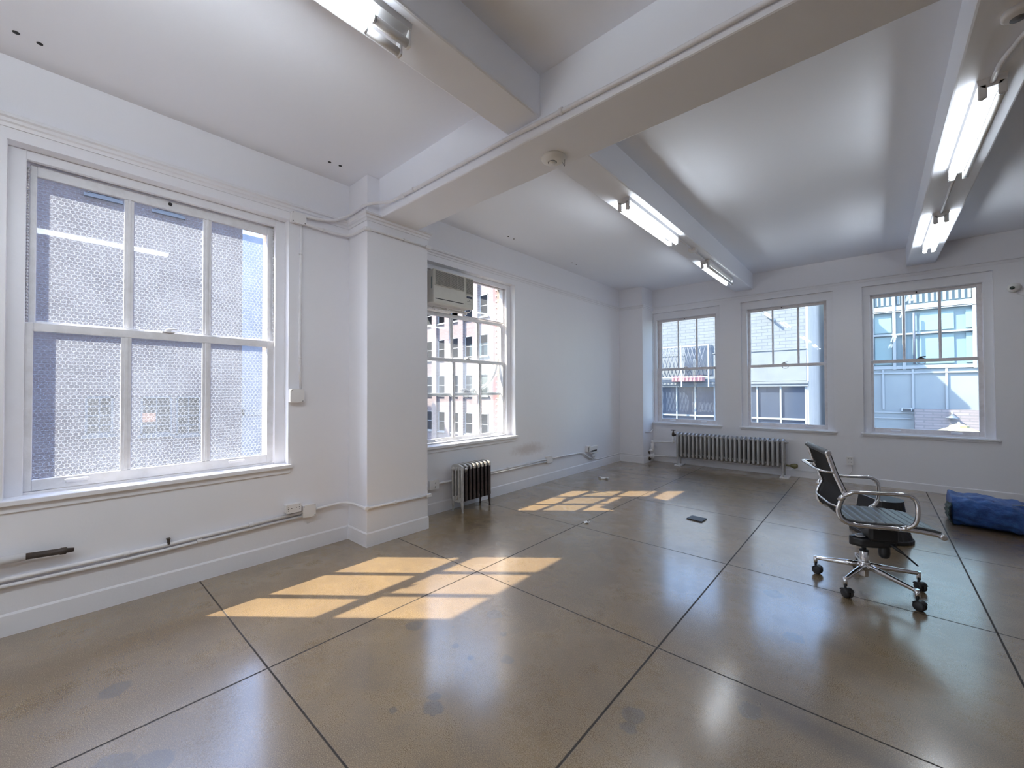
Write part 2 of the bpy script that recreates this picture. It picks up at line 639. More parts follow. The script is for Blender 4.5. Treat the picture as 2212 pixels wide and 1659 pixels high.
def spline(pts, k=6):
    """Catmull-Rom through pts"""
    P = [Vector(p) for p in pts]
    P = [P[0] * 2 - P[1]] + P + [P[-1] * 2 - P[-2]]
    out = []
    for i in range(1, len(P) - 2):
        for t in range(k):
            u = t / k
            a, b, c, d = P[i - 1], P[i], P[i + 1], P[i + 2]
            out.append(0.5 * ((2 * b) + (c - a) * u + (2 * a - 5 * b + 4 * c - d) * u * u + (3 * b - a - 3 * c + d) * u ** 3))
    out.append(P[-2])
    return out


# ------------------------------------------------------------------ room shell
H = 3.35
YB = 7.88
XR, YF = 10.5, -6.5          # far ends of the loft that the photo does not show
TI, TE = -0.205, -0.34        # inner plaster layer, outer brick face
W1 = (-0.18, 1.35, 0.775, 2.87)
W2 = (2.765, 4.295, 0.765, 2.865)
BW = {'A': (0.48, 1.70), 'B': (2.03, 3.29), 'C': (3.62, 4.885)}

m = MB()
m.box(-0.34, XR + .2, YF - .2, YB + 0.3, -0.25, 0.0)
m.build('floor', M['floor'], kind='structure', label='brown stained concrete floor with saw cut joints')

m = MB()
m.box(-0.34, XR + .2, YF - .2, YB + 0.3, H, H + 0.25)
ceiling = m.build('ceiling', M['ceil'], kind='structure', label='white painted ceiling between the beams')
for px, py, pr in ((.274, -.138, .014), (.261, -.054, .013), (.282, 1.566, .013), (.293, 1.653, .013), (.278, 3.849, .010), (.278, 3.957, .010), (.29, 5.3, .010), (.29, 5.42, .010)):
    m = MB()
    m.lathe([(pr, 0), (pr, -.003), (pr * .5, -.004), (0, -.002)], (px, py, H), 12)
    m.build('anchor_hole', M['dark'], ceiling)


def wall_boxes(m, a0, a1, z0, z1, holes, mk):
    """boxes around rectangular holes (a0,a1,z0,z1) along one axis"""
    cur = a0
    for (h0, h1, g0, g1) in sorted(holes):
        mk(m, cur, h0, z0, z1)
        mk(m, h0, h1, z0, g0)
        mk(m, h0, h1, g1, z1)
        cur = h1
    mk(m, cur, a1, z0, z1)


m = MB()
wall_boxes(m, YF, YB, 0, H, [W1, W2, (-3.13, -1.60, .775, 2.87), (-6.08, -4.55, .775, 2.87)], lambda m, a, b, c, d: m.box(TI, 0, a, b, c, d))
# pier under the girder and corner pier
m.box(0.0, 0.34, 1.88, 2.545, 0, H, bev=0.006)
m.box(0.0, 0.475, 7.415, YB, 0, H, bev=0.006)
bmesh.ops.remove_doubles(m.bm, verts=m.bm.verts, dist=1e-5)
m.build('wall_left', M['wall'], kind='structure', label='white plaster window wall on the left with its two piers')

m = MB()
BH = [(BW['A'][0], BW['A'][1], .752, 2.89), (BW['B'][0], BW['B'][1], .752, 2.89), (BW['C'][0], BW['C'][1], .752, 2.89)]
wall_boxes(m, 0.0, XR, 0, H, BH, lambda m, a, b, c, d: m.box(a, b, YB, YB + 0.165, c, d))
m.build('wall_back', M['wall'], kind='structure', label='white plaster back wall with three windows')

m = MB()
m.box(XR, XR + .15, YF, YB, 0, H)
m.build('wall_right', M['wall'], kind='structure')
m = MB()
m.box(-0.34, XR, YF - .15, YF, 0, H)
m.build('wall_front', M['wall'], kind='structure')

M['ownbrick'] = brick_mat('buff_brick', (0.27, 0.21, 0.18), (0.23, 0.175, 0.15), (0.27, 0.24, 0.22), axis='xy')
m = MB()
EX1 = (-0.14, 1.25, 0.72, 2.865)
EX2 = (2.80, 4.285, 0.71, 2.86)
wall_boxes(m, YF, YB + .32, -2, H + 1, [EX1, EX2, (-3.09, -1.68, .72, 2.86), (-6.04, -4.63, .72, 2.86)], lambda m, a, b, c, d: m.box(TE, TI, a, b, c, d))
wall_boxes(m, -0.205, XR, -2, H + 1, [(.54, 1.64, .72, 2.80), (2.11, 3.22, .72, 2.80), (3.70, 4.82, .72, 2.80)],
           lambda m, a, b, c, d: m.box(a, b, YB + .165, YB + .32, c, d))
m.build('wall_outside', M['ownbrick'], kind='structure', label='buff brick outer face of the same building')

# beams
def beam(name, x0, x1, y0, y1, zb, lab):
    m = MB()
    m.box(x0, x1, y0, y1, zb, H + 0.02, bev=0.012)
    return m.build(name, M['ceil'], kind='structure', label=lab)


beam('trim_1', 0.335, XR, 2.0, 2.41, 2.985, 'deep white girder crossing the ceiling from the pier')
beam('trim_2', 1.935, 2.21, YF, 2.01, 3.09, 'shallow white ceiling beam nearest the camera')
beam('trim_3', 1.945, 2.225, 2.40, YB + .01, 3.085, 'shallow white ceiling beam running to the back wall behind the smoke detector')
beam('trim_4', 4.095, 4.385, 2.40, YB + .01, 3.09, 'shallow white ceiling beam on the right with two lamps')
beam('trim_5', 6.25, 6.54, 2.40, YB + .01, 3.09, 'shallow white ceiling beam out of view')
beam('trim_6', 4.095, 4.385, YF, 2.01, 3.09, 'shallow white ceiling beam overhead')
beam('trim_7', 0.335, XR, -4.0, -3.6, 2.985, 'deep white girder behind the camera')

# baseboards: along the walls and wrapped round the piers
def strip_path(m, path, prof, closed=False):
    """sweep profile [(out,z)] along plan path [(x,y)], out = to the right-hand side of travel"""
    n = len(path)
    offs = []
    for i, p in enumerate(path):
        p = Vector(p)
        ns = []
        if i > 0:
            d = (p - Vector(path[i - 1])).normalized()
            ns.append(Vector((d.y, -d.x)))
        if i < n - 1:
            d = (Vector(path[i + 1]) - p).normalized()
            ns.append(Vector((d.y, -d.x)))
        if len(ns) == 2:
            b = (ns[0] + ns[1]).normalized()
            b = b / max(0.2, b.dot(ns[0]))
        else:
            b = ns[0]
        offs.append(b)
    rings = []
    for p, b in zip(path, offs):
        rings.append([m.bm.verts.new((p[0] + b.x * o, p[1] + b.y * o, z)) for o, z in prof])
    k = len(prof)
    for a, b in zip(rings, rings[1:]):
        for j in range(k):
            m.bm.faces.new((a[j], a[(j + 1) % k], b[(j + 1) % k], b[j]))
    m.bm.faces.new(rings[0])
    m.bm.faces.new(list(reversed(rings[-1])))


bprof = [(-0.01, 0), (0.008, 0), (0.007, 0.116), (0.002, 0.128), (-0.01, 0.128)]
m = MB()
strip_path(m, [(0, YF), (0, 1.88), (0.34, 1.88), (0.34, 2.545), (0, 2.545), (0, 7.415), (0.475, 7.415), (0.475, YB)], bprof)
m.build('baseboard_left', M['wall'], kind='structure')
m = MB()
strip_path(m, [(0.475, YB), (XR, YB)], [(-0.01, 0), (0.014, 0), (0.014, 0.095), (0.006, 0.104), (-0.01, 0.104)])
m.build('baseboard_back', M['wall'], kind='structure')

# picture rail moulding
rprof = [(-0.01, 2.945), (0.008, 2.945), (0.012, 2.965), (0.022, 2.972), (0.024, 2.99), (0.036, 2.998), (0.038, 3.014), (0.030, 3.020), (-0.01, 3.020)]
m = MB()
strip_path(m, [(0, YF), (0, 1.88), (0.34, 1.88), (0.34, 2.545), (0, 2.545), (0, 7.415), (0.475, 7.415), (0.475, YB)], [(o, z - 0.012) for o, z in rprof])
m.build('trim_8', M['trim'], kind='structure', label='moulded white picture rail running round the window wall and pier')
m = MB()
strip_path(m, [(0.475, YB), (XR, YB)], [(-0.01, 2.955), (0.006, 2.955), (0.010, 2.99), (0.022, 2.995), (0.022, 3.012), (-0.01, 3.012)])
m.build('trim_9', M['trim'], kind='structure', label='thin white picture rail above the back windows')

# ------------------------------------------------------------------ windows
def lx(s, d, z):
    return (-d, s, z)


def bx(s, d, z):
    return (s, YB + d, z)


def framebars(m, s0, s1, z0, z1, d0, d1, L, Rr, T, B, bev=0.004):
    """rectangular frame with rail widths"""
    m.box(s0, s0 + L, d0, d1, z0, z1, bev)
    m.box(s1 - Rr, s1, d0, d1, z0, z1, bev)
    m.box(s0 + L, s1 - Rr, d0, d1, z1 - T, z1, bev)
    m.box(s0 + L, s1 - Rr, d0, d1, z0, z0 + B, bev)


def sash(win, name, xf, s0, s1, z0, z1, d0, d1, L, R_, T, B, munt, gm, fm, label=None):
    m = MB(xf)
    framebars(m, s0, s1, z0, z1, d0, d1, L, R_, T, B)
    for (a, b) in munt:
        m.box(a, b, d0 + .006, d1 - .004, z0 + B, z1 - T, 0.004)
        m.box(a + (b - a) * .33, a + (b - a) * .67, d0 - .004, d0 + .008, z0 + B, z1 - T, 0.003)
    fr = m.build(name, fm, win)
    if label:
        fr['label'] = label
    edges = [s0 + L] + [q for ab in munt for q in ab] + [s1 - R_]
    for i in range(0, len(edges), 2):
        g = MB(xf)
        dm = (d0 + d1) / 2
        g.box(edges[i] - .004, edges[i + 1] + .004, dm + .002, dm + .006, z0 + B - .004, z1 - T + .004)
        g.build('pane', gm, fr)
    return fr


def lifts(win, xf, places, z, d, m_):
    for s in places:
        m = MB(xf)
        m.box(s - .055, s + .055, d - .022, d, z - .006, z + .008, 0.004)
        m.box(s - .05, s + .05, d - .008, d + .002, z - .016, z + .012, 0.003)
        m.build('sash_lift', m_, win)


def lock(win, xf, s, z, d, m_):
    m = MB(xf)
    m.box(s - .035, s + .035, d - .03, d + .015, z, z + .009, 0.003)
    m.box(s - .018, s + .018, d - .022, d + .012, z + .008, z + .022, 0.004)
    m.tube([(s - .01, d - .01, z + .024), (s + .05, d - .02, z + .028)], 0.006, 8)
    m.build('sash_lock', m_, win)


def pull(win, xf, s, z, d, m_):
    m = MB(xf)
    m.tube([(s - .04, d, z), (s - .038, d, z - .018), (s - .02, d, z - .03), (s + .02, d, z - .03), (s + .038, d, z - .018), (s + .04, d, z)], 0.0045, 8)
    m.build('finger_pull', m_, win)


def left_window(n, s0, z0lab, wired, full=True):
    """s0: left edge of opening (y); 1.53 wide"""
    s1 = s0 + 1.53
    lo, hi = (.775, 2.87) if n != 2 else (.765, 2.865)
    win = thing('window_%d' % n, (0, (s0 + s1) / 2, lo), label=z0lab, kind='structure')
    m = MB(lx)
    # reveal casing: thin liner inside the opening then flat frame face
    m.box(s0 - .001, s0 + .004, -.001, .10, lo, hi)
    m.box(s1 - .004, s1 + .001, -.001, .10, lo, hi)
    m.box(s0, s1, -.001, .10, hi - .004, hi + .001)
    m.box(s0, s0 + .075, .09, .125, lo, hi, 0.003)
    m.box(s1 - .08, s1, .09, .125, lo, hi, 0.003)
    m.box(s0 + .075, s1 - .08, .09, .125, hi - .06, hi, 0.003)
    m.build('window_frame', M['trim'], win)
    m = MB(lx)
    # jamb boxes that hold the sashes, and outer blind stop
    m.box(s0 + .04, s0 + .066, .12, .24, lo, hi - .03)
    m.box(s1 - .066, s1 - .045, .12, .24, lo, hi - .03)
    m.box(s0 + .04, s1 - .04, .12, .24, hi - .045, hi - .01)
    m.build('window_jamb', M['sash'], win)
    m = MB(lx)
    m.box(s0 - .03, s1 + .022, -.035, .005, lo - .032, lo, 0.005)
    m.box(s0 + .002, s1 - .002, .0, .15, lo - .032, lo + .001, 0.003)
    m.box(s0 + .03, s1 - .03, .12, .30, lo - .05, lo + .012, 0.003)
    m.box(s0 - .012, s1 + .010, -.012, .002, lo - .075, lo - .03, 0.004)
    m.build('window_sill', M['trim'], win, label='sunlit painted window sill')
    return win, s1, lo, hi


# window 1
win, s1, lo, hi = left_window(1, -0.18, 'large white sash window with six wired glass panes nearest the camera', 'wired')
mt = [(.321, .374), (.775, .829)]
sash(win, 'lower_sash', lx, -.108, 1.272, .79, 1.825, .125, .158, .037, .05, .053, .068, mt, M['wired'], M['sash'])
sash(win, 'upper_sash', lx, -.094, 1.288, 1.795, 2.812, .164, .197, .03, .055, .068, .045, [(.335, .385), (.783, .837)], M['wired'], M['sash'])
lifts(win, lx, (.12, 1.0), .835, .125, M['trim'])
lock(win, lx, .57, 1.826, .14, M['sash'])
for s in (-.1, 1.27):
    m = MB(lx)
    for k in range(46):
        z = 1.85 + k * .0205
        m.sphere((s, .135, z), .0065, (1, .7, 1.5), 6)
    m.build('sash_chain', M['brushed'], win)
m = MB(lx)
m.lathe([(.012, 0), (.012, .004), (0, .004)], (.58, .158, 2.787), 10, (0, -1, 0))
m.build('latch_hole', M['dark'], win)

# window 2
win, s1, lo, hi = left_window(2, 2.765, 'white sash window behind the pier with the upper sash dropped', 'wired')
mt2 = [(3.272, 3.318), (3.722, 3.770)]
sash(win, 'lower_sash', lx, 2.84, 4.215, .785, 1.787, .125, .158, .035, .042, .042, .04, mt2, M['wired2'], M['sash'])
sash(win, 'upper_sash', lx, 2.84, 4.22, 1.328, 2.335, .164, .197, .035, .045, .045, .034, mt2, M['wired2'], M['sash'])
lifts(win, lx, (3.05, 3.98), .803, .125, M['trim'])
lock(win, lx, 3.52, 1.788, .14, M['sash'])
pull(win, lx, 3.53, 1.328, .18, M['sash'])
m = MB(lx)
m.box(3.46, 4.215, .150, .155, 2.335, 2.80)
m.build('top_pane', M['clear'], win, label='clear sheet filling the gap beside the air conditioner')
m = MB(lx)
framebars(m, 3.46, 4.222, 2.33, 2.82, .143, .160, .012, .022, .022, .012, .002)
m.build('pane_frame', M['oldsash'], win)

# two unseen windows added to the same wall behind the camera to light the room
for n_, wy in ((6, -3.13), (7, -6.08)):
    win, s1, lo, hi = left_window(n_, wy, 'unseen white sash window added behind the camera', 'wired')
    mm_ = [(wy + .51, wy + .56), (wy + .96, wy + 1.01)]
    sash(win, 'lower_sash', lx, wy + .075, wy + 1.45, .79, 1.825, .125, .158, .037, .05, .053, .068, mm_, M['wired2'], M['sash'])
    sash(win, 'upper_sash', lx, wy + .075, wy + 1.45, 1.795, 2.812, .164, .197, .03, .055, .068, .045, mm_, M['wired2'], M['sash'])


def back_window(n, o0, o1, f0, f1, gl, gr, lab, fm, tm):
    win = thing('window_%d' % n, ((o0 + o1) / 2, YB, .76), label=lab, kind='structure')
    m = MB(bx)
    lo, hi = .752, 2.89
    m.box(o0 - .001, o0 + .003, -.001, .07, lo, hi)
    m.box(o1 - .003, o1 + .001, -.001, .07, lo, hi)
    m.box(o0, o1, .05, .085, hi - .128, hi, .003)
    m.box(o0, f0, .05, .085, lo, hi - .128, .003)
    m.box(f1, o1, .05, .085, lo, hi - .128, .003)
    m.build('window_frame', tm, win)
    m = MB(bx)
    m.box(f0 - .02, f0 + .004, .08, .20, lo, hi - .1)
    m.box(f1 - .004, f1 + .02, .08, .20, lo, hi - .1)
    m.box(f0, f1, .08, .20, hi - .135, hi - .1)
    m.build('window_jamb', fm, win)
    m = MB(bx)
    m.box(o0 - .03, o1 + .03, -.04, .005, lo - .022, lo + .002, .005)
    m.box(o0 - .015, o1 + .015, -.015, .002, lo - .05, lo - .02, .004)
    m.box(o0 + .002, o1 - .002, 0, .10, lo - .03, lo + .002)
    m.box(f0 - .02, f1 + .02, .08, .26, lo - .04, lo + .018, .003)
    m.build('window_sill', tm, win)
    w = gr - gl
    a = gl + w * .3095
    b = gl + w * .6555
    sash(win, 'lower_sash', bx, f0, f1, .768, 1.808, .088, .118, gl - f0, f1 - gr, .045, .062, [], M['glass'], fm)
    up = sash(win, 'upper_sash', bx, f0, f1, 1.765, 2.768, .124, .152, gl - f0 + .002, f1 - gr + .002, .052, .045,
              [(a, a + .026), (b, b + .03)], M['glass'], fm)
    lifts(win, bx, (gl + w * .22, gl + w * .80), .80, .088, tm)
    lock(win, bx, (gl + gr) / 2 - .02, 1.81, .10, M['rust'] if n == 5 else fm)
    pull(win, bx, (gl + gr) / 2 - .01, 1.768, .14, fm)
    m = MB(bx)
    m.lathe([(.009, 0), (.009, .003), (0, .003)], ((gl + gr) / 2 - .05, .124, 2.742), 10, (0, -1, 0))
    m.build('latch_hole', M['dark'], up)
    return win


back_window(3, .48, 1.70, .54, 1.625, .615, 1.59, 'narrower white sash window in the back corner beside the pier', M['oldsash'], M['trim'])
back_window(4, 2.03, 3.29, 2.118, 3.205, 2.158, 3.165, 'middle sash window of the back wall', M['oldsash'], M['trim'])
back_window(5, 3.62, 4.885, 3.71, 4.80, 3.741, 4.757, 'sash window on the right of the back wall facing the glass building', M['oldsash'], M['trim'])

M['acshell'] = mat('aged_cream_plastic', (.60, .585, .53), .4, var=(8, .3, (.50, .48, .42)))
# ------------------------------------------------------------------ air conditioner
ac = thing('air_conditioner', (.05, 3.15, 2.39), 'cream window air conditioner with louvred front mounted in the second window', 'air conditioner')
m = MB()
m.box(-.50, .035, 2.842, 3.452, 2.392, 2.768, .012)
m.build('case', M['acshell'], ac)
m = MB()
m.box(-.16, -.135, 2.80, 3.46, 2.768, 2.83, .003)
m.build('leak_filler', M['sash'], ac)  # board added to stop light leaking in above the case
m = MB()
m.box(.030, .052, 2.84, 3.455, 2.39, 2.77, .008)
m.box(.046, .060, 2.86, 3.30, 2.585, 2.756, .003)
m.box(.046, .060, 3.325, 3.44, 2.56, 2.756, .003)
m.build('front_panel', M['acshell'], ac)
m = MB()
for (a, b, z0, z1) in ((2.868, 3.292, 2.592, 2.75), (3.332, 3.434, 2.568, 2.75)):
    m.box(.0595, .0612, a, b, z0, z1)
gr = build_each(m, 'grille_opening', M['dark'], ac)
m = MB()
for (a, b, z0, z1, n_) in ((2.868, 3.292, 2.592, 2.75, 16), (3.332, 3.434, 2.568, 2.75, 19)):
    for k in range(n_ + 1):
        z = z0 + (z1 - z0) * k / n_
        m.box(.060, .067, a, b, z - .0017, z + .0017)
for a in (2.97, 3.08, 3.19):
    m.box(.060, .066, a - .0015, a + .0015, 2.592, 2.75)
m.build('louvre', M['acshell'], ac)
m = MB()
m.box(.0515, .0535, 2.868, 3.292, 2.432, 2.441)
m.build('filter_slot', M['dark'], ac)
m = MB()
m.box(.0515, .055, 3.325, 3.440, 2.440, 2.552, .003)
cp = m.build('control_panel', M['acshell'], ac)
m = MB()
m.box(.0545, .0565, 3.337, 3.430, 2.512, 2.538)
m.build('display', mat('dark_blue_display', (.05, .06, .10), .25), cp)
m = MB()
m.box(.0545, .0562, 3.345, 3.420, 2.474, 2.478)
m.lathe([(.004, 0), (.004, .002), (0, .002)], (.0545, 3.38, 2.49), 8, (1, 0, 0))
build_each(m, 'button_row', M['dark'], cp)
m = MB()
m.box(.010, .028, 2.838, 2.8425, 2.55, 2.68)
m.build('side_label', mat('grey_green_label', (.22, .26, .25), .5), ac)

foam = MB()
pts = []
for k in range(40):
    t = k / 39
    pts.append((-.085 + random.uniform(-.012, .012), 2.86 + t * .60, 2.358 + random.uniform(-.008, .008)))
foam.tube(pts, [random.uniform(.010, .021) for _ in pts], 8)
o = foam.build('weather_strip', mat('crinkled_white_film', (.78, .77, .78), .3, bump=(80, .8, .01)), base=(-.085, 3.15, 2.345))
o['label'] = 'crumpled white foil stuffed below the air conditioner'
o['category'] = 'weather strip'
m = MB()
m.tube(spline([(-.02, 3.30, 2.378), (.0, 3.36, 2.355), (.0, 3.43, 2.36), (-.01, 3.47, 2.40), (-.04, 3.475, 2.44)], 5), .005, 8)
o = m.build('power_cord', M['plastic'], base=(0, 3.4, 2.37))
o['label'] = 'thin white cord looping under the air conditioner'
o['category'] = 'cord'

m = MB()
m.tube(spline([(-.225, 4.19, 1.86), (-.225, 4.15, 1.76), (-.225, 4.09, 1.61), (-.225, 3.96, 1.475), (-.225, 3.84, 1.415), (-.225, 3.74, 1.385)], 5),
       [.026, .025, .024, .024, .023, .023, .023, .023, .023, .022, .022, .022, .022, .022, .022, .022, .022, .022, .022, .022, .022, .022, .022, .022, .022, .022], 10)
hose = m.build('drain_hose', mat('pale_canvas_hose', (.55, .50, .44), .8, bump=(60, .8, .01)), base=(-.225, 3.74, 1.385))  # pale beige is the hose's own colour
hose['label'] = 'thick pale hose curving down outside the second window'
hose['category'] = 'hose'
m = MB()
for k in range(26):
    a = random.uniform(-.16, .05)
    c = (-.225 + random.uniform(-.02, .02), 3.66 + a, 1.372 + random.uniform(-.012, .03))
    m.sphere(c, random.uniform(.012, .03), (1, 1.3, .8), 8)
tf = m.build('frayed_end', mat('grey_frayed_rag', (.16, .15, .14), .9, bump=(90, 1, .02)), hose)

# ------------------------------------------------------------------ radiators
def copy_obj(o, parent):
    c = o.copy()
    COL.objects.link(c)
    c.parent = parent
    return c


def section_mesh(zb, zt, depth, ncol, cw, pitch, web=True):
    """one cast iron column section, columns spread along local v (depth), pitch along local u"""
    m = MB()
    d = depth - 2 * cw
    for i in range(ncol):
        v = -d / 2 + d * i / (ncol - 1)
        m.tube([(0, v, zb + .02), (0, v, zt - .03)], cw, 10, flat=(1, 1.15), up=(0, 1, 0))
    # arched head and foot
    for z, sgn in ((zt - .035, 1), (zb + .03, -1)):
        poly = []
        for k in range(13):
            a = PI * k / 12
            poly.append((math.cos(a) * (depth / 2), z + sgn * math.sin(a) * .034))
        poly += [(-depth / 2, z - sgn * .03), (depth / 2, z - sgn * .03)]
        m.prism(poly, lambda a, b, h: (h, a, b), -cw * .82, cw * .82)
    if web:
        m.box(-cw * .4, cw * .4, -depth / 2 + cw * 1.6, depth / 2 - cw, zb + .05, zt - .06)
    for f in m.bm.faces:
        f.material_index = 1 if min(v.co.z for v in f.verts) > zt - .075 else 0
    # nipples that join neighbours
    for z in (zt - .055, zb + .05):
        m.cyl((-pitch / 2, 0, z), (pitch / 2, 0, z), .024, 12)
    return m


def smooth_bevel(o, w=.006, seg=2):
    b = o.modifiers.new('bevel', 'BEVEL')
    b.width = w
    b.segments = seg
    b.limit_method = 'ANGLE'
    b.angle_limit = math.radians(50)
    return o


def leg_mesh(side, zb, depth, cw):
    m = MB()
    y = side * (depth / 2 - cw)
    s = side
    m.tube([(0, y - s * .012, zb + .06), (0, y - s * .006, zb + .01), (0, y, zb - .04), (0, y + s * .004, .03), (0, y + s * .006, 0.004), (0, y + s * .006, 0)],
           [cw * 1.1, cw * 1.15, cw * .95, cw * .6, cw * .8, cw * .8], 10)
    return m


# small radiator under window 2: u axis = world y, v axis = world x
sm = thing('cast_iron_radiator', (.145, 3.33, 0), 'small eight section cast iron radiator standing under the second window', 'radiator')
NS, P = 8, .0625
M["ironfront"] = mat('dark_column_iron', (.075, .062, .062), .34, .75, bump=(60, .3, .003), var=(18, .5, (.13, .10, .09)))  # columns darker than the end section
ends = [section_mesh(.115, .548, .19, 4, .0165, P, web=False).build('section', [M['radsilver'], M['radsilver']], sm, label='paler end section'),
        section_mesh(.115, .548, .19, 4, .0165, P).build('section', [M['ironfront'], M['radsilver']], sm)]  # silver heads put the sunlight on the tops into the colour
for e_ in ends:
    smooth_bevel(e_, .005)
for i in range(NS):
    c = ends[0] if i == 0 else (ends[1] if i == 1 else copy_obj(ends[1], sm))
    c.location = (0, -NS * P / 2 + P * (i + .5), 0)
    c.rotation_euler = (0, 0, -PI / 2)
for i in (0, NS - 1):
    for s in (-1, 1):
        l_ = leg_mesh(s, .115, .19, .0165).build('leg', M['radsilver'] if i == 0 else M['ironfront'], sm)
        l_.location = (0, -NS * P / 2 + P * (i + .5), 0)
        l_.rotation_euler = (0, 0, -PI / 2)
m = MB()
m.lathe([(.022, 0), (.024, .012), (.016, .02), (.016, .035), (.010, .04), (0, .04)], (.12, 3.085, .495), 12, (0, -1, 0))
m.build('plug', M['radsilver'], sm)
m = MB()
m.lathe([(.010, 0), (.010, .015), (.016, .02), (.016, .045), (.008, .052), (0, .052)], (.235, 3.15, .46), 10, (.3, 0, 1))
m.build('air_vent', M['brushed'], sm)

# long radiator under the back windows: u = world x, v = world y
lg = thing('cast_iron_radiator', (1.845, 7.70, 0), 'long grey cast iron radiator with twenty five sections under the back windows', 'radiator')
first = None
NS, P = 25, .0677
for i in range(NS):
    if first is None:
        first = section_mesh(.155, .607, .19, 3, .0175, P).build('section', [M['radgrey'], M['radgrey']], lg)
        smooth_bevel(first, .005)
        c = first
    else:
        c = copy_obj(first, lg)
    c.location = (-NS * P / 2 + P * (i + .5), 0, 0)
for i in (0, NS - 1):
    for s in (-1, 1):
        l_ = leg_mesh(s, .155, .19, .0155).build('leg', M['radgrey'], lg)
        l_.location = (-NS * P / 2 + P * (i + .5), 0, .02)
m = MB()
m.lathe([(.022, 0), (.022, .01), (.014, .02), (.014, .035), (0, .035)], (2.69, 7.70, .552), 12, (1, 0, 0))
m.build('plug', M['radgrey'], lg)
m = MB()
m.cyl((2.69, 7.70, .192), (2.745, 7.70, .192), .014, 12)
m.tube([(2.74, 7.70, .192), (2.765, 7.70, .194), (2.80, 7.70, .196), (2.83, 7.70, .198), (2.842, 7.70, .198)], [.016, .03, .036, .034, .018], 14)
m.cyl((2.80, 7.70, .196), (2.80, 7.70, .155), .016, 12)
m.build('steam_trap', M['brass'], lg)
v = MB()
v.cyl((.965, 7.70, .552), (1.01, 7.70, .552), .013, 12)
v.lathe([(.014, -.03), (.022, -.022), (.026, 0), (.022, .03), (.012, .045), (.012, .07), (.006, .072), (.006, .09), (0, .09)], (.93, 7.70, .552), 14)
v.cyl((.93, 7.70, .552), (.97, 7.70, .552), .018, 12)
vv = v.build('valve', M['rust'], lg)
v = MB()
v.tube([(.93 + .04 * math.cos(2 * PI * k / 16), 7.70 + .04 * math.sin(2 * PI * k / 16), .636) for k in range(16)], .006, 8, closed=True)
v.cyl((.89, 7.70, .636), (.97, 7.70, .636), .005, 8)
v.cyl((.93, 7.66, .636), (.93, 7.74, .636), .005, 8)
v.build('handwheel', M['rust'], vv)
for i, (x, lab) in enumerate(((1.045, 'square white floor plate under the left legs of the long radiator'), (2.675, 'square white floor plate under the right legs of the long radiator'))):
    m = MB()
    m.box(x - .06, x + .06, 7.58, 7.845, 0, .02, .003)
    o = m.build('floor_plate', M['trim'], base=(x, 7.70, 0))
    o['label'] = lab
    o['category'] = 'plate'
    o['group'] = 'floor plates of the long radiator'

# steam riser and supply pipe in the corner
m = MB()
m.tube(rounded([(.93, 7.70, .515), (.93, 7.70, .42), (.53, 7.70, .385), (.53, 7.70, .06)], .04), .019, 12)
m.sphere((.93, 7.70, .42), .03, n=12)
m.sphere((.53, 7.70, .385), .036, n=12)
sp = m.build('steam_pipe', M['pipe'], base=(.53, 7.70, 0))
sp['label'] = 'white steam supply pipe rising from the corner to the long radiator valve'
sp['category'] = 'pipe'
m = MB()
m.tube([(.53, 7.70, .36), (.53, 7.70, .30), (.53, 7.70, .285), (.528, 7.70, .25), (.525, 7.70, .22), (.52, 7.70, .20)], [.030, .030, .038, .040, .036, .028], 14)
m.sphere((.515, 7.66, .225), .036, (1, .8, .8), 12)
m.sphere((.52, 7.67, .115), .046, (1, .9, .9), 12)
m.tube([(.53, 7.70, .16), (.53, 7.70, .05)], .034, 14)
m.build('pipe_fitting', M['pipe'], sp)
m = MB()
m.sphere((.488, 7.655, .185), .022, (1, .8, 1.3), 10)
m.sphere((.50, 7.64, .07), .022, (1.2, .7, 1.6), 10)
build_each(m, 'exposed_union', M['rust'], sp)
m = MB()
m.tube([(.54, 7.72, .10), (.60, 7.74, .118), (.70, 7.80, .125), (1.1, 7.83, .12)], .016, 10)
m.build('return_pipe', M['pipe'], sp)
m = MB()
m.box(.474, .482, 7.50, 7.70, .605, .612)
m.tube([(.482, 7.50, .585), (.486, 7.60, .578), (.492, 7.70, .572), (.50, 7.74, .595), (.52, 7.80, .62)], .008, 8)
o = m.build('cable', M['pipe'], base=(.486, 7.6, .58))
o['label'] = 'thin painted cable crossing the corner pier below the back window'
o['category'] = 'cable'

# capped stub
m = MB()
m.tube([(.055, -1.6, .452), (.055, -.085, .447)], .022, 14)
st = m.build('pipe_stub', M['pipe'], base=(.055, -.6, .43))
st['label'] = 'cut pipe stub with a white sleeve and bare dark end on the window wall'
st['category'] = 'pipe'
m = MB()
m.tube([(.055, -.09, .4465), (.055, .045, .4365), (.055, .05, .436), (.055, .072, .434), (.055, .076, .434), (.055, .105, .431)], [.0185, .0185, .021, .021, .015, .012], 12)
m.build('bare_end', M['rust'], st, label='dark unpainted pipe end')

# ------------------------------------------------------------------ conduits and boxes
def conduit(name, pts, r, lab, cat='conduit', k=4, straps=(), rad=.04, group=None, m_=None):
    m = MB()
    pp = rounded(pts, rad, k)
    m.tube(pp, r, 10)
    p = Vector(pts[0])
    o = m.build(name, m_ or M['pipe'], base=tuple(p))
    o['label'] = lab
    o['category'] = cat
    if group:
        o['group'] = group
    for (a, b) in straps:
        s = MB()
        a, b = Vector(a), Vector(b)
        s.tube([a, b], r * 1.45, 10)
        s.build('strap', m_ or M['pipe'], o)
    return o


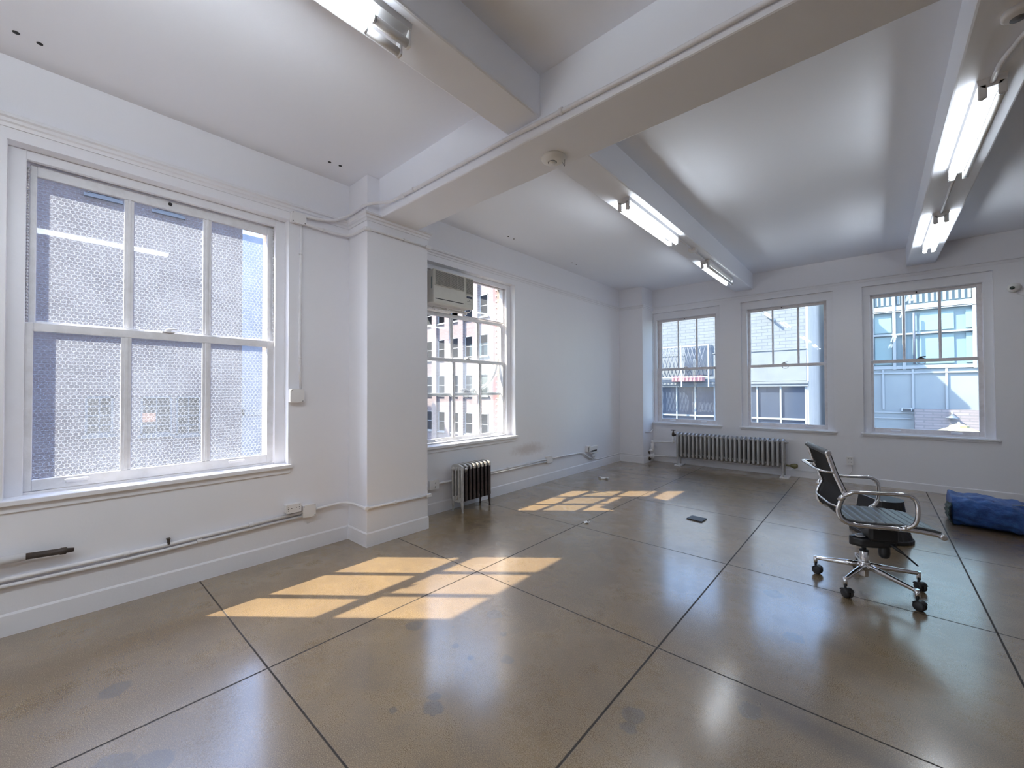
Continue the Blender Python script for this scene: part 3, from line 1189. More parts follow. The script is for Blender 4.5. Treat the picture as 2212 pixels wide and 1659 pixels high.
def plate_box(name, x0, x1, y0, y1, z0, z1, lab, cat, holes=(), cut=0.014, axis='x', m_=None):
    """metal box with clipped-corner cover and screws; face towards +x or -y"""
    c = ((x0 + x1) / 2, (y0 + y1) / 2, z0)
    t = thing(name, c, lab, cat)
    m = MB()
    m.box(x0, x1 - (.006 if axis == 'x' else 0), y0 + (.006 if axis == 'y' else 0), y1, z0, z1, .003)
    m.build('body', m_ or M['box'], t)
    m = MB()
    if axis == 'x':
        a0, a1 = y0 - .002, y1 + .002
        fn = lambda a, b, h: (h, a, b)
        h0, h1 = x1 - .006, x1
    else:
        a0, a1 = x0 - .002, x1 + .002
        fn = lambda a, b, h: (a, h, b)
        h0, h1 = y0 + .006, y0
    zz0, zz1 = z0 - .002, z1 + .002
    poly = [(a0 + cut, zz0), (a1 - cut, zz0), (a1, zz0 + cut), (a1, zz1 - cut), (a1 - cut, zz1), (a0 + cut, zz1), (a0, zz1 - cut), (a0, zz0 + cut)]
    m.prism(poly, fn, h0, h1)
    cv = m.build('cover', m_ or M['box'], t)
    if holes:
        m = MB()
        for (a, z, r, sz) in holes:
            hh = h1 + (.0008 if axis == 'x' else -.0008)
            ax = (1, 0, 0) if axis == 'x' else (0, -1, 0)
            p = (h1 - .001, a, z) if axis == 'x' else (a, h1 + .001, z)
            vs_ = m.lathe([(r, 0), (r, .0022), (0, .0022)], p, 8, ax)
        build_each(m, 'socket_hole', M['dark'], cv)
    return t


conduit('conduit', [(.022, YF + .05, .335), (.022, -.18, .328), (.022, .56, .325), (.022, 1.46, .347)], .0125,
        'upper of two parallel white conduits low on the window wall', straps=[((.022, .33, .325), (.022, .36, .325)), ((.022, 1.05, .336), (.022, 1.08, .337))], group='low conduits on the window wall')
conduit('conduit', [(.020, YF + .05, .295), (.020, -.18, .292), (.020, .35, .286), (.020, 1.46, .312)], .011,
        'lower of two parallel white conduits low on the window wall', straps=[((.022, .72, .300), (.022, .75, .301))], group='low conduits on the window wall')
m = MB()
m.box(.012, .036, .552, .566, .325, .368, .003)
m.box(.0, .03, .548, .570, .358, .366, .002)
o = m.build('pipe_hanger', M['rust'], base=(.02, .559, .33))
o['label'] = 'small dark hook standing on the upper low conduit'
o['category'] = 'hook'
plate_box('junction_box', 0.0, .05, 1.452, 1.557, .302, .404, 'square blank junction box where the two low conduits end beside the pier', 'junction box',
          holes=[(1.459, .395, .004, 0), (1.550, .311, .004, 0), (1.551, .398, .003, 0)])
ob = plate_box('outlet_box', 0.0, .06, 1.316, 1.43, .371, .438, 'white two gang outlet box sitting on the low conduits', 'outlet', cut=.004,
               holes=[(1.328, .405, .0035, 0), (1.355, .407, .004, 0), (1.393, .410, .004, 0), (1.416, .411, .0035, 0), (1.328, .420, .002, 0), (1.328, .388, .002, 0), (1.416, .427, .002, 0), (1.416, .396, .002, 0)])
conduit('conduit', [(.03, 1.557, .352), (.03, 1.70, .358), (.035, 1.80, .361), (.10, 1.862, .356), (.33, 1.862, .355)], .0115,
        'white conduit bending from the junction box onto the near side of the pier', rad=.12, k=8)
m = MB()
m.box(.325, .368, 1.848, 1.892, .340, .368, .006)
m.box(.352, .372, 1.862, 1.88, .336, .372, .004)
o = m.build('conduit_elbow', M['pipe'], base=(.345, 1.87, .34))
o['label'] = 'corner elbow fitting on the near edge of the pier'
o['category'] = 'fitting'
o['group'] = 'conduit elbows on the pier'
conduit('conduit', [(.354, 1.892, .352), (.354, 2.52, .336)], .0115, 'white conduit low across the room face of the pier', straps=[((.354, 2.15, .3456), (.354, 2.17, .345))])
m = MB()
m.box(.338, .372, 2.515, 2.575, .318, .352, .006)
o = m.build('conduit_elbow', M['pipe'], base=(.355, 2.54, .32))
o['label'] = 'corner elbow fitting on the far edge of the pier'
o['category'] = 'fitting'
o['group'] = 'conduit elbows on the pier'
plate_box('outlet_box', 0.0, .045, 2.80, 2.922, .290, .388, 'outlet box half hidden behind the pier left of the small radiator', 'outlet', cut=.01,
          holes=[(2.875, .362, .004, 0), (2.870, .352, .003, 0), (2.872, .318, .004, 0), (2.868, .308, .003, 0)])
conduit('conduit', [(.028, 2.92, .341), (.028, 3.2, .338), (.028, 4.97, .349)], .013, 'upper white conduit behind the small radiator', straps=[((.028, 4.09, .3435), (.028, 4.12, .3435))], group='conduits behind the small radiator')
conduit('conduit', [(.024, 3.3, .313), (.024, 4.97, .318)], .010, 'lower thin conduit behind the small radiator', group='conduits behind the small radiator')
plate_box('junction_box', 0.0, .04, 4.975, 5.11, .288, .385, 'small square junction box midway along the far window wall', 'junction box', cut=.012)
conduit('conduit', [(.026, 5.11, .344), (.026, 5.45, .345), (.026, 5.98, .332), (.026, 6.08, .29), (.026, 6.15, .24), (.026, 6.31, .185)], .011,
        'white conduit rising and falling past the broken outlet', rad=.08)
bo = thing('outlet_box', (.03, 6.32, .3), 'broken open outlet box near the back left corner', 'outlet')
m = MB()
m.box(0, .045, 6.13, 6.24, .315, .425, .006)
m.box(0, .030, 6.24, 6.50, .325, .405, .012)
m.build('body', M['box'], bo)
m = MB()
m.box(.04, .060, 6.165, 6.205, .32, .42, .004)
m.box(.02, .075, 6.20, 6.42, .292, .302, .003)
m.build('bent_cover', M['plastic'], bo)
m = MB()
m.box(.030, .0335, 6.28, 6.46, .312, .334)
m.box(.045, .0465, 6.14, 6.16, .33, .40)
build_each(m, 'opening', M['dark'], bo)
m = MB()
m.sphere((.02, 6.36, .235), .045, (.5, 1.4, .9), 12)
m.build('plaster_patch', M['wall'], bo)
conduit('cable', [(.018, 6.33, .19), (.018, 6.5, .15), (.018, 6.9, .152), (.018, 7.39, .160), (.03, 7.398, .160), (.20, 7.398, .158), (.46, 7.398, .150)], .0055,
        'thin cable stapled along the top of the baseboard into the back left corner', cat='cable', rad=.02)

plate_box('junction_box', 0.0, .05, 1.352, 1.468, 2.842, 2.932, 'white junction box under the picture rail beside the first window', 'junction box',
          holes=[(1.361, 2.924, .004, 0), (1.361, 2.85, .004, 0), (1.459, 2.85, .004, 0)])
conduit('conduit', [(.022, 1.436, 2.845), (.022, 1.434, 2.40), (.022, 1.428, 2.0), (.022, 1.428, 1.62), (.022, 1.437, 1.41)], .010,
        'slim vertical conduit dropping beside the first window', straps=[((.022, 1.434, 2.60), (.022, 1.434, 2.58)), ((.022, 1.43, 1.70), (.022, 1.43, 1.68))])
plate_box('junction_box', 0.0, .05, 1.346, 1.456, 1.300, 1.409, 'square blank switch box at the foot of the slim conduit', 'junction box',
          holes=[(1.356, 1.400, .004, 0), (1.446, 1.310, .004, 0)])
conduit('conduit', [(.036, 1.468, 2.921), (.045, 1.59, 2.928), (.05, 1.70, 2.952), (.06, 1.80, 3.005), (.10, 1.855, 3.045), (.20, 1.862, 3.060), (.345, 1.862, 3.065), (.43, 1.90, 3.066), (.56, 1.975, 3.058), (.80, 1.982, 3.060),
                    (1.96, 1.984, 3.053), (2.27, 1.984, 3.043), (2.9, 1.984, 3.026), (XR - .1, 1.984, 3.02)], .0135,
        'long white conduit that climbs over the pier and runs along the girder', rad=.10, k=6,
        straps=[((.74, 1.982, 3.060), (.775, 1.982, 3.060)), ((.90, 1.982, 3.060), (.915, 1.982, 3.060)), ((2.37, 1.984, 3.041), (2.39, 1.984, 3.0405))])
conduit('conduit', [(.036, 1.468, 2.853), (.036, 1.62, 2.846), (.04, 1.79, 2.846), (.09, 1.858, 2.850), (.33, 1.860, 2.852)], .012,
        'short white conduit below the picture rail on the near side of the pier', rad=.09, k=6, straps=[((.036, 1.615, 2.846), (.036, 1.63, 2.846))])
m = MB()
m.box(.322, .368, 1.846, 1.90, 2.836, 2.868, .008)
m.build('conduit_elbow', M['pipe'], base=(.345, 1.87, 2.84), label='upper corner elbow on the near edge of the pier', category='fitting', group='conduit elbows on the pier')
conduit('conduit', [(.354, 1.90, 2.852), (.354, 2.53, 2.852)], .0095, 'slim conduit high across the room face of the pier', straps=[((.354, 2.25, 2.852), (.354, 2.265, 2.852))])
m = MB()
m.box(.334, .372, 2.51, 2.565, 2.834, 2.872, .006)
m.build('conduit_elbow', M['pipe'], base=(.355, 2.54, 2.835), label='upper corner elbow on the far edge of the pier', category='fitting', group='conduit elbows on the pier')

# wall outlet between the back windows with its conduit
plate_box('outlet_box', 3.425, 3.500, YB - .045, YB, .272, .388, 'white duplex outlet box on the back wall right of the chair back', 'outlet', axis='y', cut=.004,
          holes=[(3.449, .360, .0045, 0), (3.475, .360, .0045, 0), (3.449, .312, .0045, 0), (3.475, .312, .0045, 0)])
conduit('conduit', [(3.482, YB - .016, .275), (3.482, YB - .016, .17), (3.44, YB - .016, .112), (3.10, YB - .018, .112), (2.75, YB - .018, .115)], .0065,
        'thin conduit curving down from the back wall outlet', rad=.06)

# smoke detector
sdm = thing('smoke_detector', (2.118, 2.265, 2.985), 'round white smoke detector under the deep girder', 'smoke detector')
m = MB()
m.lathe([(.082, 0), (.084, -.008), (.078, -.020), (.058, -.030), (.036, -.034), (0, -.034)], (2.118, 2.265, 2.986), 32)
m.build('housing', M['plastic'], sdm)
m = MB()
m.lathe([(.0300, -.0335), (.0300, -.0350), (.0275, -.0350), (.0275, -.0335)], (2.112, 2.262, 2.986), 24)
m.build('sensor_ring', M['dark'], sdm)
m = MB()
m.lathe([(.027, -.034), (.026, -.040), (0, -.041)], (2.112, 2.262, 2.986), 24)
m.build('test_button', M['plastic'], sdm)
m = MB()
m.tube([(2.155, 2.30, 2.972), (2.175, 2.315, 2.925)], .0012, 5)
m.tube([(2.185, 2.305, 2.978), (2.176, 2.315, 2.925)], .0012, 5)
build_each(m, 'loose_wire', M['rust'], sdm)

# fluorescent fixtures
def fixture(xc, y0, y1, zb, lit, lab, end_dark=0.0, tube_dz=-.088, w=.115, tm='tube'):
    t = thing('fluorescent_light', (xc, (y0 + y1) / 2, zb), lab, 'ceiling light', group='twin tube fluorescent strips on the beams')
    m = MB()
    poly = [(-w / 2, 0), (w / 2, 0), (w / 2 - .004, -.028), (w / 2 - .030, -.052), (-w / 2 + .030, -.052), (-w / 2 + .004, -.028)]
    m.prism(poly, lambda a, b, h: (xc + a, h, zb + b), y0, y1)
    m.build('housing', M['fixture'], t)
    for i, s in enumerate((-1, 1)):
        xt = xc + s * .036
        for ye in (y0, y1):
            d = 1 if ye == y0 else -1
            m = MB()
            m.box(xt - .017, xt + .017, min(ye, ye + d * .016), max(ye, ye + d * .016), zb - .106, zb - .03, .005)
            m.build('lamp_holder', M['fixture'], t)
        a, b = y0 + .016, y1 - .016
        if end_dark:
            m = MB()
            m.cyl((xt, b - end_dark, zb + tube_dz), (xt, b, zb + tube_dz), .0185, 16)
            m.build('tube_sleeve', M['fixture'], t)
            b -= end_dark
        m = MB()
        m.cyl((xt, a + .012, zb + tube_dz), (xt, b - .012, zb + tube_dz), .0165, 16)
        tb = m.build('tube', M[tm] if lit[i] else M['tubeoff'], t, label='lit fluorescent tube' if lit[i] else 'unlit fluorescent tube')
        m = MB()
        m.cyl((xt, a, zb + tube_dz), (xt, a + .012, zb + tube_dz), .017, 16)
        m.cyl((xt, b - .012, zb + tube_dz), (xt, b, zb + tube_dz), .017, 16)
        build_each(m, 'end_cap', M['aluend'], tb)
    return t


fixture(2.105, -1.30, 1.095, 3.09, (1, 1), 'fluorescent strip cut off by the top edge on the nearest beam', end_dark=.16, tm='tubeboost')
fixture(2.105, 3.335, 4.545, 3.085, (1, 1), 'fluorescent strip just behind the smoke detector, both tubes lit')
fixture(2.105, 5.66, 6.86, 3.085, (1, 0), 'fluorescent strip at the far end of the left beam, one tube lit')
fixture(4.24, 3.37, 4.58, 3.09, (1, 0), 'fluorescent strip nearer the camera on the right beam, one tube lit')
fixture(4.24, 5.64, 6.82, 3.09, (1, 1), 'fluorescent strip at the far end of the right beam, both tubes lit')
# unseen strips added behind the camera to brighten the room
fixture(2.105, -4.6, -2.2, 3.09, (1, 1), 'unseen fluorescent strip added on the nearest beam behind the camera', tm='tubeboost')
fixture(4.24, -3.1, -0.7, 3.09, (1, 1), 'unseen fluorescent strip added above and behind the camera')
fixture(4.24, -5.8, -3.7, 3.09, (1, 1), 'unseen fluorescent strip added near the rear wall')

conduit('conduit', [(2.13, 4.545, 3.072), (2.13, 5.07, 3.072)], .009, 'short conduit between the nearer strip and the junction box on the left beam', group='conduits on the left beam')
conduit('conduit', [(2.13, 5.13, 3.072), (2.11, 5.66, 3.072)], .009, 'short conduit between the junction box and the far strip on the left beam', group='conduits on the left beam')
m = MB()
m.box(2.09, 2.17, 5.06, 5.14, 3.045, 3.086, .006)
m.build('junction_box', M['box'], base=(2.13, 5.1, 3.086), label='small junction box on the left beam between two strips', category='junction box')
conduit('conduit', [(4.24, 4.58, 3.076), (4.24, 5.64, 3.076)], .010, 'conduit joining the two strips on the right beam')
jb = thing('junction_box', (4.26, 2.93, 3.09), 'round box with a grey disc on the right beam near the top right corner', 'junction box')
m = MB()
m.lathe([(.055, 0), (.055, -.02), (.045, -.028), (0, -.028)], (4.245, 2.86, 3.091), 24)
m.build('body', M['box'], jb)
m = MB()
m.lathe([(.026, -.0275), (.026, -.030), (0, -.030)], (4.245, 2.875, 3.091), 20)
m.build('disc', mat('dull_zinc', (.16, .16, .17), .5, .4), jb)
conduit('conduit', [(4.24, 3.38, 3.062), (4.245, 3.20, 3.064), (4.30, 2.98, 3.066), (4.37, 2.80, 3.07), (4.45, 2.42, 3.08)], .012, 'slanting conduit from the right beam strip towards the girder', rad=.05)

# security camera
sc_ = thing('security_camera', (5.05, YB, 2.64), 'white turret security camera with dark lens at the right edge of the back wall', 'security camera')
m = MB()
m.lathe([(.058, 0), (.060, .02), (.050, .028), (.045, .03)], (5.05, YB, 2.635), 28, (0, -1, 0))
m.sphere((5.045, YB - .045, 2.632), .05, n=20)
m.build('housing', M['plastic'], sc_)
m = MB()
m.lathe([(.021, .0), (.021, .010), (.015, .014), (0, .014)], (5.022, YB - .088, 2.624), 20, (-.35, -1, -.25))
m.build('lens', mat('dark_green_lens', (.005, .02, .014), .08), sc_)
m = MB()
m.tube(spline([(5.06, YB - .006, 2.58), (5.09, YB - .008, 2.545), (5.16, YB - .008, 2.53), (5.4, YB - .008, 2.55)], 5), .004, 6)
m.build('camera_cable', M['pipe'], sc_)

# ------------------------------------------------------------------ office chair
CH = (3.695, 3.84)
TH = math.radians(18.5)
ct, st_ = math.cos(TH), math.sin(TH)


def cw(s, t, z):
    return (CH[0] + ct * s - st_ * t, CH[1] + st_ * s + ct * t, z)


chair = thing('office_chair', (CH[0], CH[1], 0), 'black ribbed swivel office chair with chrome frame and arms on castors', 'chair')
prof = [(-.293, .960), (-.284, .935), (-.265, .87), (-.246, .81), (-.225, .757), (-.208, .712), (-.200, .687), (-.210, .662), (-.222, .635),
        (-.232, .60), (-.236, .572), (-.226, .532), (-.205, .508), (-.175, .494), (-.13, .488), (-.065, .488), (.0, .489), (.08, .490), (.15, .489), (.21, .484), (.265, .476), (.287, .472)]
sp_ = [(p.x, p.z) for p in spline([(a, 0, b) for a, b in prof], 4)]
for side in (-1, 1):
    m = MB(cw)
    m.tube([(a, side * .238, b) for a, b in sp_], .011, 10, flat=(1.25, .8))
    m.build('side_rail', M['chrome'], chair)


def sheet(name, pr, half, th, mt_, ribs=0.0, sag=0.0, nu=90):
    m = MB()
    n = len(pr)
    L = [0]
    for a, b in zip(pr, pr[1:]):
        L.append(L[-1] + math.dist(a, b))

    def at(u):
        d = u * L[-1]
        for i in range(n - 1):
            if d <= L[i + 1] + 1e-9:
                f = (d - L[i]) / max(1e-9, L[i + 1] - L[i])
                return pr[i][0] * (1 - f) + pr[i + 1][0] * f, pr[i][1] * (1 - f) + pr[i + 1][1] * f
        return pr[-1]

    def nrm(u):
        a = at(max(0, u - .01))
        b = at(min(1, u + .01))
        dx, dz = b[0] - a[0], b[1] - a[1]
        l = math.hypot(dx, dz)
        return -dz / l, dx / l
    def top(sgn):
        def f(u, v):
            s, z = at(u)
            nx, nz = nrm(u)
            t = (v * 2 - 1) * half
            off = 0.0
            if ribs:
                ph = (u * L[-1] / ribs) % 1.0
                off += .0045 * (1 - abs(2 * ph - 1) ** 6) * (1 if sgn > 0 else 0)
                off -= .0045 if sgn > 0 else 0
            off -= sag * (1 - (t / half) ** 2)
            off += sgn * th / 2
            return cw(s + nx * off, t, z + nz * off)
        return f
    a = m.grid(top(1), nu, 10)
    b = m.grid(top(-1), nu, 10)
    for g1, g2 in ((a[0], b[0]), (a[-1], b[-1]), ([r[0] for r in a], [r[0] for r in b]), ([r[-1] for r in a], [r[-1] for r in b])):
        for i in range(len(g1) - 1):
            m.bm.faces.new((g1[i], g1[i + 1], g2[i + 1], g2[i]))
    return m.build(name, mt_, chair)


i_split = next(i for i, (a, b) in enumerate(sp_) if b < .53 and a > -.24)
sheet('backrest', [(a + .012, b) for a, b in sp_[:i_split + 2]], .226, .006, M['mesh'], sag=-.002, nu=60)
seatp = [(a + (.013 if b > .515 else .006), b + (.0 if b > .53 else .016)) for a, b in sp_[i_split - 1:]]
sheet('seat', seatp, .228, .014, M['seat'], ribs=.052, sag=.004, nu=168)
# padded edges
for side in (-1, 1):
    m = MB(cw)
    m.tube([(a + .014, side * .218, b) for a, b in sp_[:i_split + 3]], .010, 8, flat=(1, .8))
    m.build('edge_piping', M['blackm'], chair)
for nm, (a, b), r in (('top_roller', (-.291, .962), .019), ('front_roller', (.293, .470), .019)):
    m = MB(cw)
    m.tube([(a, -.245, b), (a, -.235, b), (a, .235, b), (a, .245, b)], [r * .9, r, r, r * .9], 20)
    ro = m.build(nm, M['seat'], chair)
    for side in (-1, 1):
        m = MB(cw)
        m.tube([(a, side * .243, b), (a, side * .258, b), (a, side * .262, b)], [r * .96, r * .96, r * .6], 20)
        build_each(m, 'end_cap', M['chrome'], ro)
arm = [(-.226, .25, .660), (-.205, .262, .684), (-.178, .278, .706), (-.150, .283, .716), (-.03, .285, .719), (.07, .285, .722), (.105, .285, .721), (.130, .285, .712),
       (.148, .285, .694), (.157, .285, .665), (.159, .285, .63), (.157, .285, .59), (.151, .282, .555), (.138, .275, .530), (.118, .262, .512), (.098, .250, .500)]
for side in (-1, 1):
    m = MB(cw)
    pth = spline([(a, side * t, z) for a, t, z in arm], 4)
    m.tube(pth, .0125, 14)
    ar = m.build('armrest', M['chrome'], chair)
    m = MB(cw)
    m.tube([(-.205, side * .262, .684), (-.218, side * .252, .668), (-.232, side * .24, .648)], [.015, .017, .012], 12)
    m.tube([(.118, side * .262, .512), (.100, side * .25, .498), (.085, side * .236, .488)], [.015, .018, .011], 12)
    m.build('clamp', M['chrome'], ar)
m = MB(cw)
m.tube(rounded([(-.252, -.238, .828), (-.335, -.215, .838), (-.335, .215, .838), (-.252, .238, .828)], .045, 6), .0115, 12, flat=(.8, 1.3))
m.build('back_handle', M['chrome'], chair)
m = MB(cw)
m.tube(rounded([(-.236, -.235, .60), (-.262, -.15, .60), (-.262, .15, .60), (-.236, .235, .60)], .04, 5), .007, 8)
m.build('rear_stretcher', M['chrome'], chair)
for z_, s_ in ((.478, -.09), (.478, .07)):
    m = MB(cw)
    m.tube([(s_, -.236, z_ + .004), (s_, -.20, z_ - .012), (s_, .20, z_ - .012), (s_, .236, z_ + .004)], .009, 8, flat=(.8, 1.6))
    build_each(m, 'seat_stretcher', M['blackm'], chair)
# mechanism
m = MB()


def mech(u, v):
    # rounded wedge body
    s = -.105 + .245 * u
    w = .062 * math.sin(min(1, max(0.0, u * 3.2 + .18)) * PI / 2) * (1 if u < .85 else 1 - (u - .85) * 1.2)
    hz = .030 + .012 * math.sin(u * PI)
    zc = .318 + .022 * u
    a = v * 2 * PI
    ca, sa = math.cos(a), math.sin(a)
    pw = lambda q: math.copysign(abs(q) ** .55, q)
    return cw(s, pw(ca) * w, zc + pw(sa) * hz)


g = m.grid(mech, 20, 24)
bmesh.ops.holes_fill(m.bm, edges=[e for e in m.bm.edges if e.is_boundary])
bmesh.ops.remove_doubles(m.bm, verts=m.bm.verts, dist=1e-5)
m.box(-.02, .14, -.09, .09, .345, .470, .02)
vs_ = [v for v in m.bm.verts if v.co.z > .2 and abs(v.co.x) < .5 and abs(v.co.y) < .5]
for v in vs_:
    v.co = Vector(cw(*v.co))
me_ = m.build('tilt_mechanism', M['black'], chair)
m = MB(cw)
m.box(-.075, -.028, -.042, .002, .3555, .3640)
lb = m.build('label_sticker', mat('white_sticker', (.75, .75, .76), .5), me_)
m = MB(cw)
for a in (-.05, -.035, -.022):
    m.box(a - .004, a + .004, -.030, -.010, .3565, .3570)
m.build('printed_mark', mat('grey_blue_print', (.12, .14, .25), .5), lb) if False else m.bm.free()
m = MB(cw)
m.lathe([(.026, 0), (.032, -.012), (.034, -.05), (.030, -.075), (.018, -.088), (0, -.09)], (.088, 0, .305), 18)
m.build('tension_knob', M['black'], me_)
m = MB(cw)
m.tube([(.10, -.05, .335), (.15, -.075, .295), (.16, -.08, .288), (.225, -.11, .225)], [.011, .011, .006, .005], 10)
m.build('height_lever', M['black'], me_)
m = MB(cw)
m.cyl((-.025, 0, .252), (-.025, 0, .30), .014, 16)
m.lathe([(.027, .250), (.027, .258), (.02, .262), (0, .262)], (-.025, 0, 0), 20)
m.build('gas_piston', M['blackm'], chair)
m = MB(cw)
m.lathe([(.0245, .075), (.026, .08), (.026, .25), (.024, .254), (0, .254)], (-.025, 0, 0), 24)
m.lathe([(.030, .12), (.034, .128), (.034, .175), (.030, .185)], (-.025, 0, 0), 24)
m.build('gas_column', M['chrome'], chair)
for k in range(5):
    a = math.radians(31.54 + 72 * k)
    hub = Vector(cw(-.02, 0, 0))
    ex, ey = CH[0] + .305 * math.cos(a), CH[1] + .305 * math.sin(a)
    e = Vector((ex, ey, .118))
    h = Vector((hub.x, hub.y, .152))
    d = (e - h).normalized()
    side = Vector((-d.y, d.x, 0)).normalized()
    m = MB()
    m.tube([h + d * .02, h + d * .10, h + d * .2, e - d * .01, e + d * .008], [.022, .0195, .016, .0125, .011], 12, flat=(1.05, .9))
    m.cyl(e + Vector((0, 0, .012)), e + Vector((0, 0, -.042)), .0125, 14)
    lg_ = m.build('base_leg', M['chrome'], chair)
    # castor with twin wheels trailing off axis
    ca = math.radians(-35 + 10 * ((k * 37) % 5 - 2))
    wd = Vector((math.cos(ca), math.sin(ca), 0))
    ws = Vector((-wd.y, wd.x, 0))
    cc = Vector((ex, ey, .0312)) + wd * .012
    m = MB()
    for s in (-1, 1):
        m.lathe([(0, -.0105), (.022, -.0105), (.029, -.007), (.031, 0), (.029, .007), (.022, .0105), (0, .0105)], cc + ws * (s * .0145), 24, ws)
    cs = m.build('castor', M['black'], chair)
    m = MB()
    m.grid(lambda u, v: cc + (wd * math.cos(PI * (.14 + .72 * u)) + Vector((0, 0, 1)) * math.sin(PI * (.14 + .72 * u))) * .0325 + ws * ((v - .5) * .052), 14, 4)
    m.cyl(Vector((ex, ey, .05)), Vector((ex, ey, .09)), .0075, 10)
    sh = m.build('castor_hood', M['black'], cs)
    so = sh.modifiers.new('solid', 'SOLIDIFY')
    so.thickness = .002

# ------------------------------------------------------------------ black step stool behind the chair
stool = thing('step_stool', (3.79, 5.27, 0), 'low black plastic bin with oblique flat end standing behind the office chair', 'bin')
SA = math.radians(12)


def stool_outline(cx, cy, L_, Wd, cut, n=14):
    """stadium: rounded at +u end, obliquely cut at -u end"""
    pts = []
    r = Wd / 2
    for k in range(n + 1):
        a = -PI / 2 + PI * k / n
        pts.append((L_ / 2 - r + r * math.cos(a), r * math.sin(a)))
    pts += [(-L_ / 2, r), (-L_ / 2 + cut, -r)]
    return [(cx + math.cos(SA) * u - math.sin(SA) * v, cy + math.sin(SA) * u + math.cos(SA) * v) for u, v in pts]


def loft(m, rings):
    R_ = [[m.bm.verts.new(p) for p in r] for r in rings]
    n = len(R_[0])
    for a, b in zip(R_, R_[1:]):
        for j in range(n):
            m.bm.faces.new((a[j], a[(j + 1) % n], b[(j + 1) % n], b[j]))
    m.bm.faces.new(list(reversed(R_[0])))
    m.bm.faces.new(R_[-1])
    return R_


lv = [(0.0, .43, .40, .13), (.03, .43, .40, .13), (.034, .405, .375, .125), (.12, .36, .34, .12), (.345, .30, .31, .11), (.36, .296, .305, .11)]
m = MB()
loft(m, [[(x, y, z) for x, y in stool_outline(3.785, 5.20 - .02 * (z < .1) + .0, L_, W_, c_)] for z, L_, W_, c_ in lv])
ob_ = smooth_bevel(m.build('bin_body', M['black'], stool), .006)
m = MB()
loft(m, [[(x, y, z) for x, y in stool_outline(3.785, 5.20, .304, .312, .112)] for z in (.358, .366)])
smooth_bevel(m.build('lid', mat('dark_grey_lid', (.026, .027, .029), .5, bump=(90, .3, .003)), stool), .003)
m = MB()
oc = stool_outline(3.785, 5.20, .300, .308, .112)
p1, p2 = oc[-2], oc[-1]
m.tube([(p1[0], p1[1], .366), (p2[0], p2[1], .366)], .004, 8)
m.build('edge_strip', M['brushed'], stool, label='pale strip along the flat end')  # pale line along the top edge of the flat end
m = MB()
m.lathe([(.012, 0), (.010, .004), (0, .005)], (3.80, 5.07, .366), 12)
m.build('paper_dot', M['plastic'], stool)

# ------------------------------------------------------------------ blue tarp bundle
bag = thing('tarp_bundle', (4.75, 6.33, 0), 'crumpled blue woven tarp bundle lying by the right edge of the photo', 'tarp')
m = MB()


def tarp(u, v):
    x = 4.325 + .98 * u
    a = v * 2 * PI
    sx = min(1, .86 + u * 1.0) if u < .14 else 1.0
    hh = (.126 + .018 * math.sin(u * 5 + .5)) * (1 - .12 * max(0, u - .3))
    ww = .27 + .06 * math.sin(u * 3.3 + .2)
    pw = lambda q, e: math.copysign(abs(q) ** e, q)
    y = 6.34 + pw(math.cos(a), .62) * ww * sx
    z = hh + pw(math.sin(a), .62) * hh
    p = Vector((x * 5.2, y * 7, z * 9))
    n1 = noise.fractal(p, 1.0, 2.1, 4)
    n2 = noise.noise(Vector((x * 14, y * 4, z * 18)))
    f = (.026 * n1 + .014 * n2)
    if z < .012:
        return (x, y, max(0.0, z))
    return (x + .010 * n2 * (1 - u), y + math.cos(a) * f, max(0.001, z + math.sin(a) * f * 1.3))


m.grid(tarp, 90, 72)
bmesh.ops.remove_doubles(m.bm, verts=m.bm.verts, dist=1e-4)
bmesh.ops.holes_fill(m.bm, edges=[e for e in m.bm.edges if e.is_boundary])
m.build('tarp_shell', M['tarp'], bag)
m = MB()
m.grid(lambda u, v: (4.318 - .022 * math.sin(v * PI) * (1 - .4 * u) + .006 * math.sin(v * 23), 6.07 + .40 * u, .015 + .22 * v * (1 - .25 * u) + .006 * math.sin(u * 19)), 14, 14)
o = m.build('end_flap', M['tarpdark'], bag)
o.modifiers.new('solid', 'SOLIDIFY').thickness = .004
m = MB()
m.prism([(4.60, .285), (4.665, .25), (4.64, .225), (4.585, .235)], lambda a, b, h: (a, h, b + .005), 6.13, 6.15)
m.build('brown_tag', mat('brown_tag', (.10, .035, .02), .7), bag)
m = MB()
m.tube(spline([(4.70, 6.16, .262), (4.74, 6.10, .25), (4.78, 6.07, .20), (4.80, 6.05, .13), (4.83, 6.03, .05)], 5), .005, 6)
m.tube(spline([(4.70, 6.16, .262), (4.80, 6.20, .27), (4.92, 6.24, .262)], 5), .004, 6)
build_each(m, 'tie_cord', mat('grey_cord', (.35, .36, .33), .8), bag)

# ------------------------------------------------------------------ floor litter
m = MB()
m.prism([(-.085, -.06), (.075, -.085), (.085, .06), (-.07, .075)], lambda a, b, h: (2.294 + a, 4.62 + b, h), .0005, .012)
o = m.build('floor_tile', mat('black_tile', (.016, .016, .018), .4), base=(2.294, 4.62, 0))
o['label'] = 'small black square tile lying on the bright patch of floor'
o['category'] = 'tile'


def scrap(c, pts, lab, r=.02):
    m = MB()
    m.grid(lambda u, v: (c[0] + pts[0] * (u - .5) + .01 * math.sin(v * 7), c[1] + pts[1] * (v - .5) + .012 * math.sin(u * 9), .004 + .5 * r * (1 + math.sin(u * 8 + v * 5) * math.cos(v * 9))), 14, 10)
    o = m.build('paper_scrap', mat('white_paper', (.8, .8, .8), .7), base=(c[0], c[1], 0))
    o.modifiers.new('solid', 'SOLIDIFY').thickness = .001
    o['label'] = lab
    o['category'] = 'paper'
    o['group'] = 'white paper scraps on the floor'


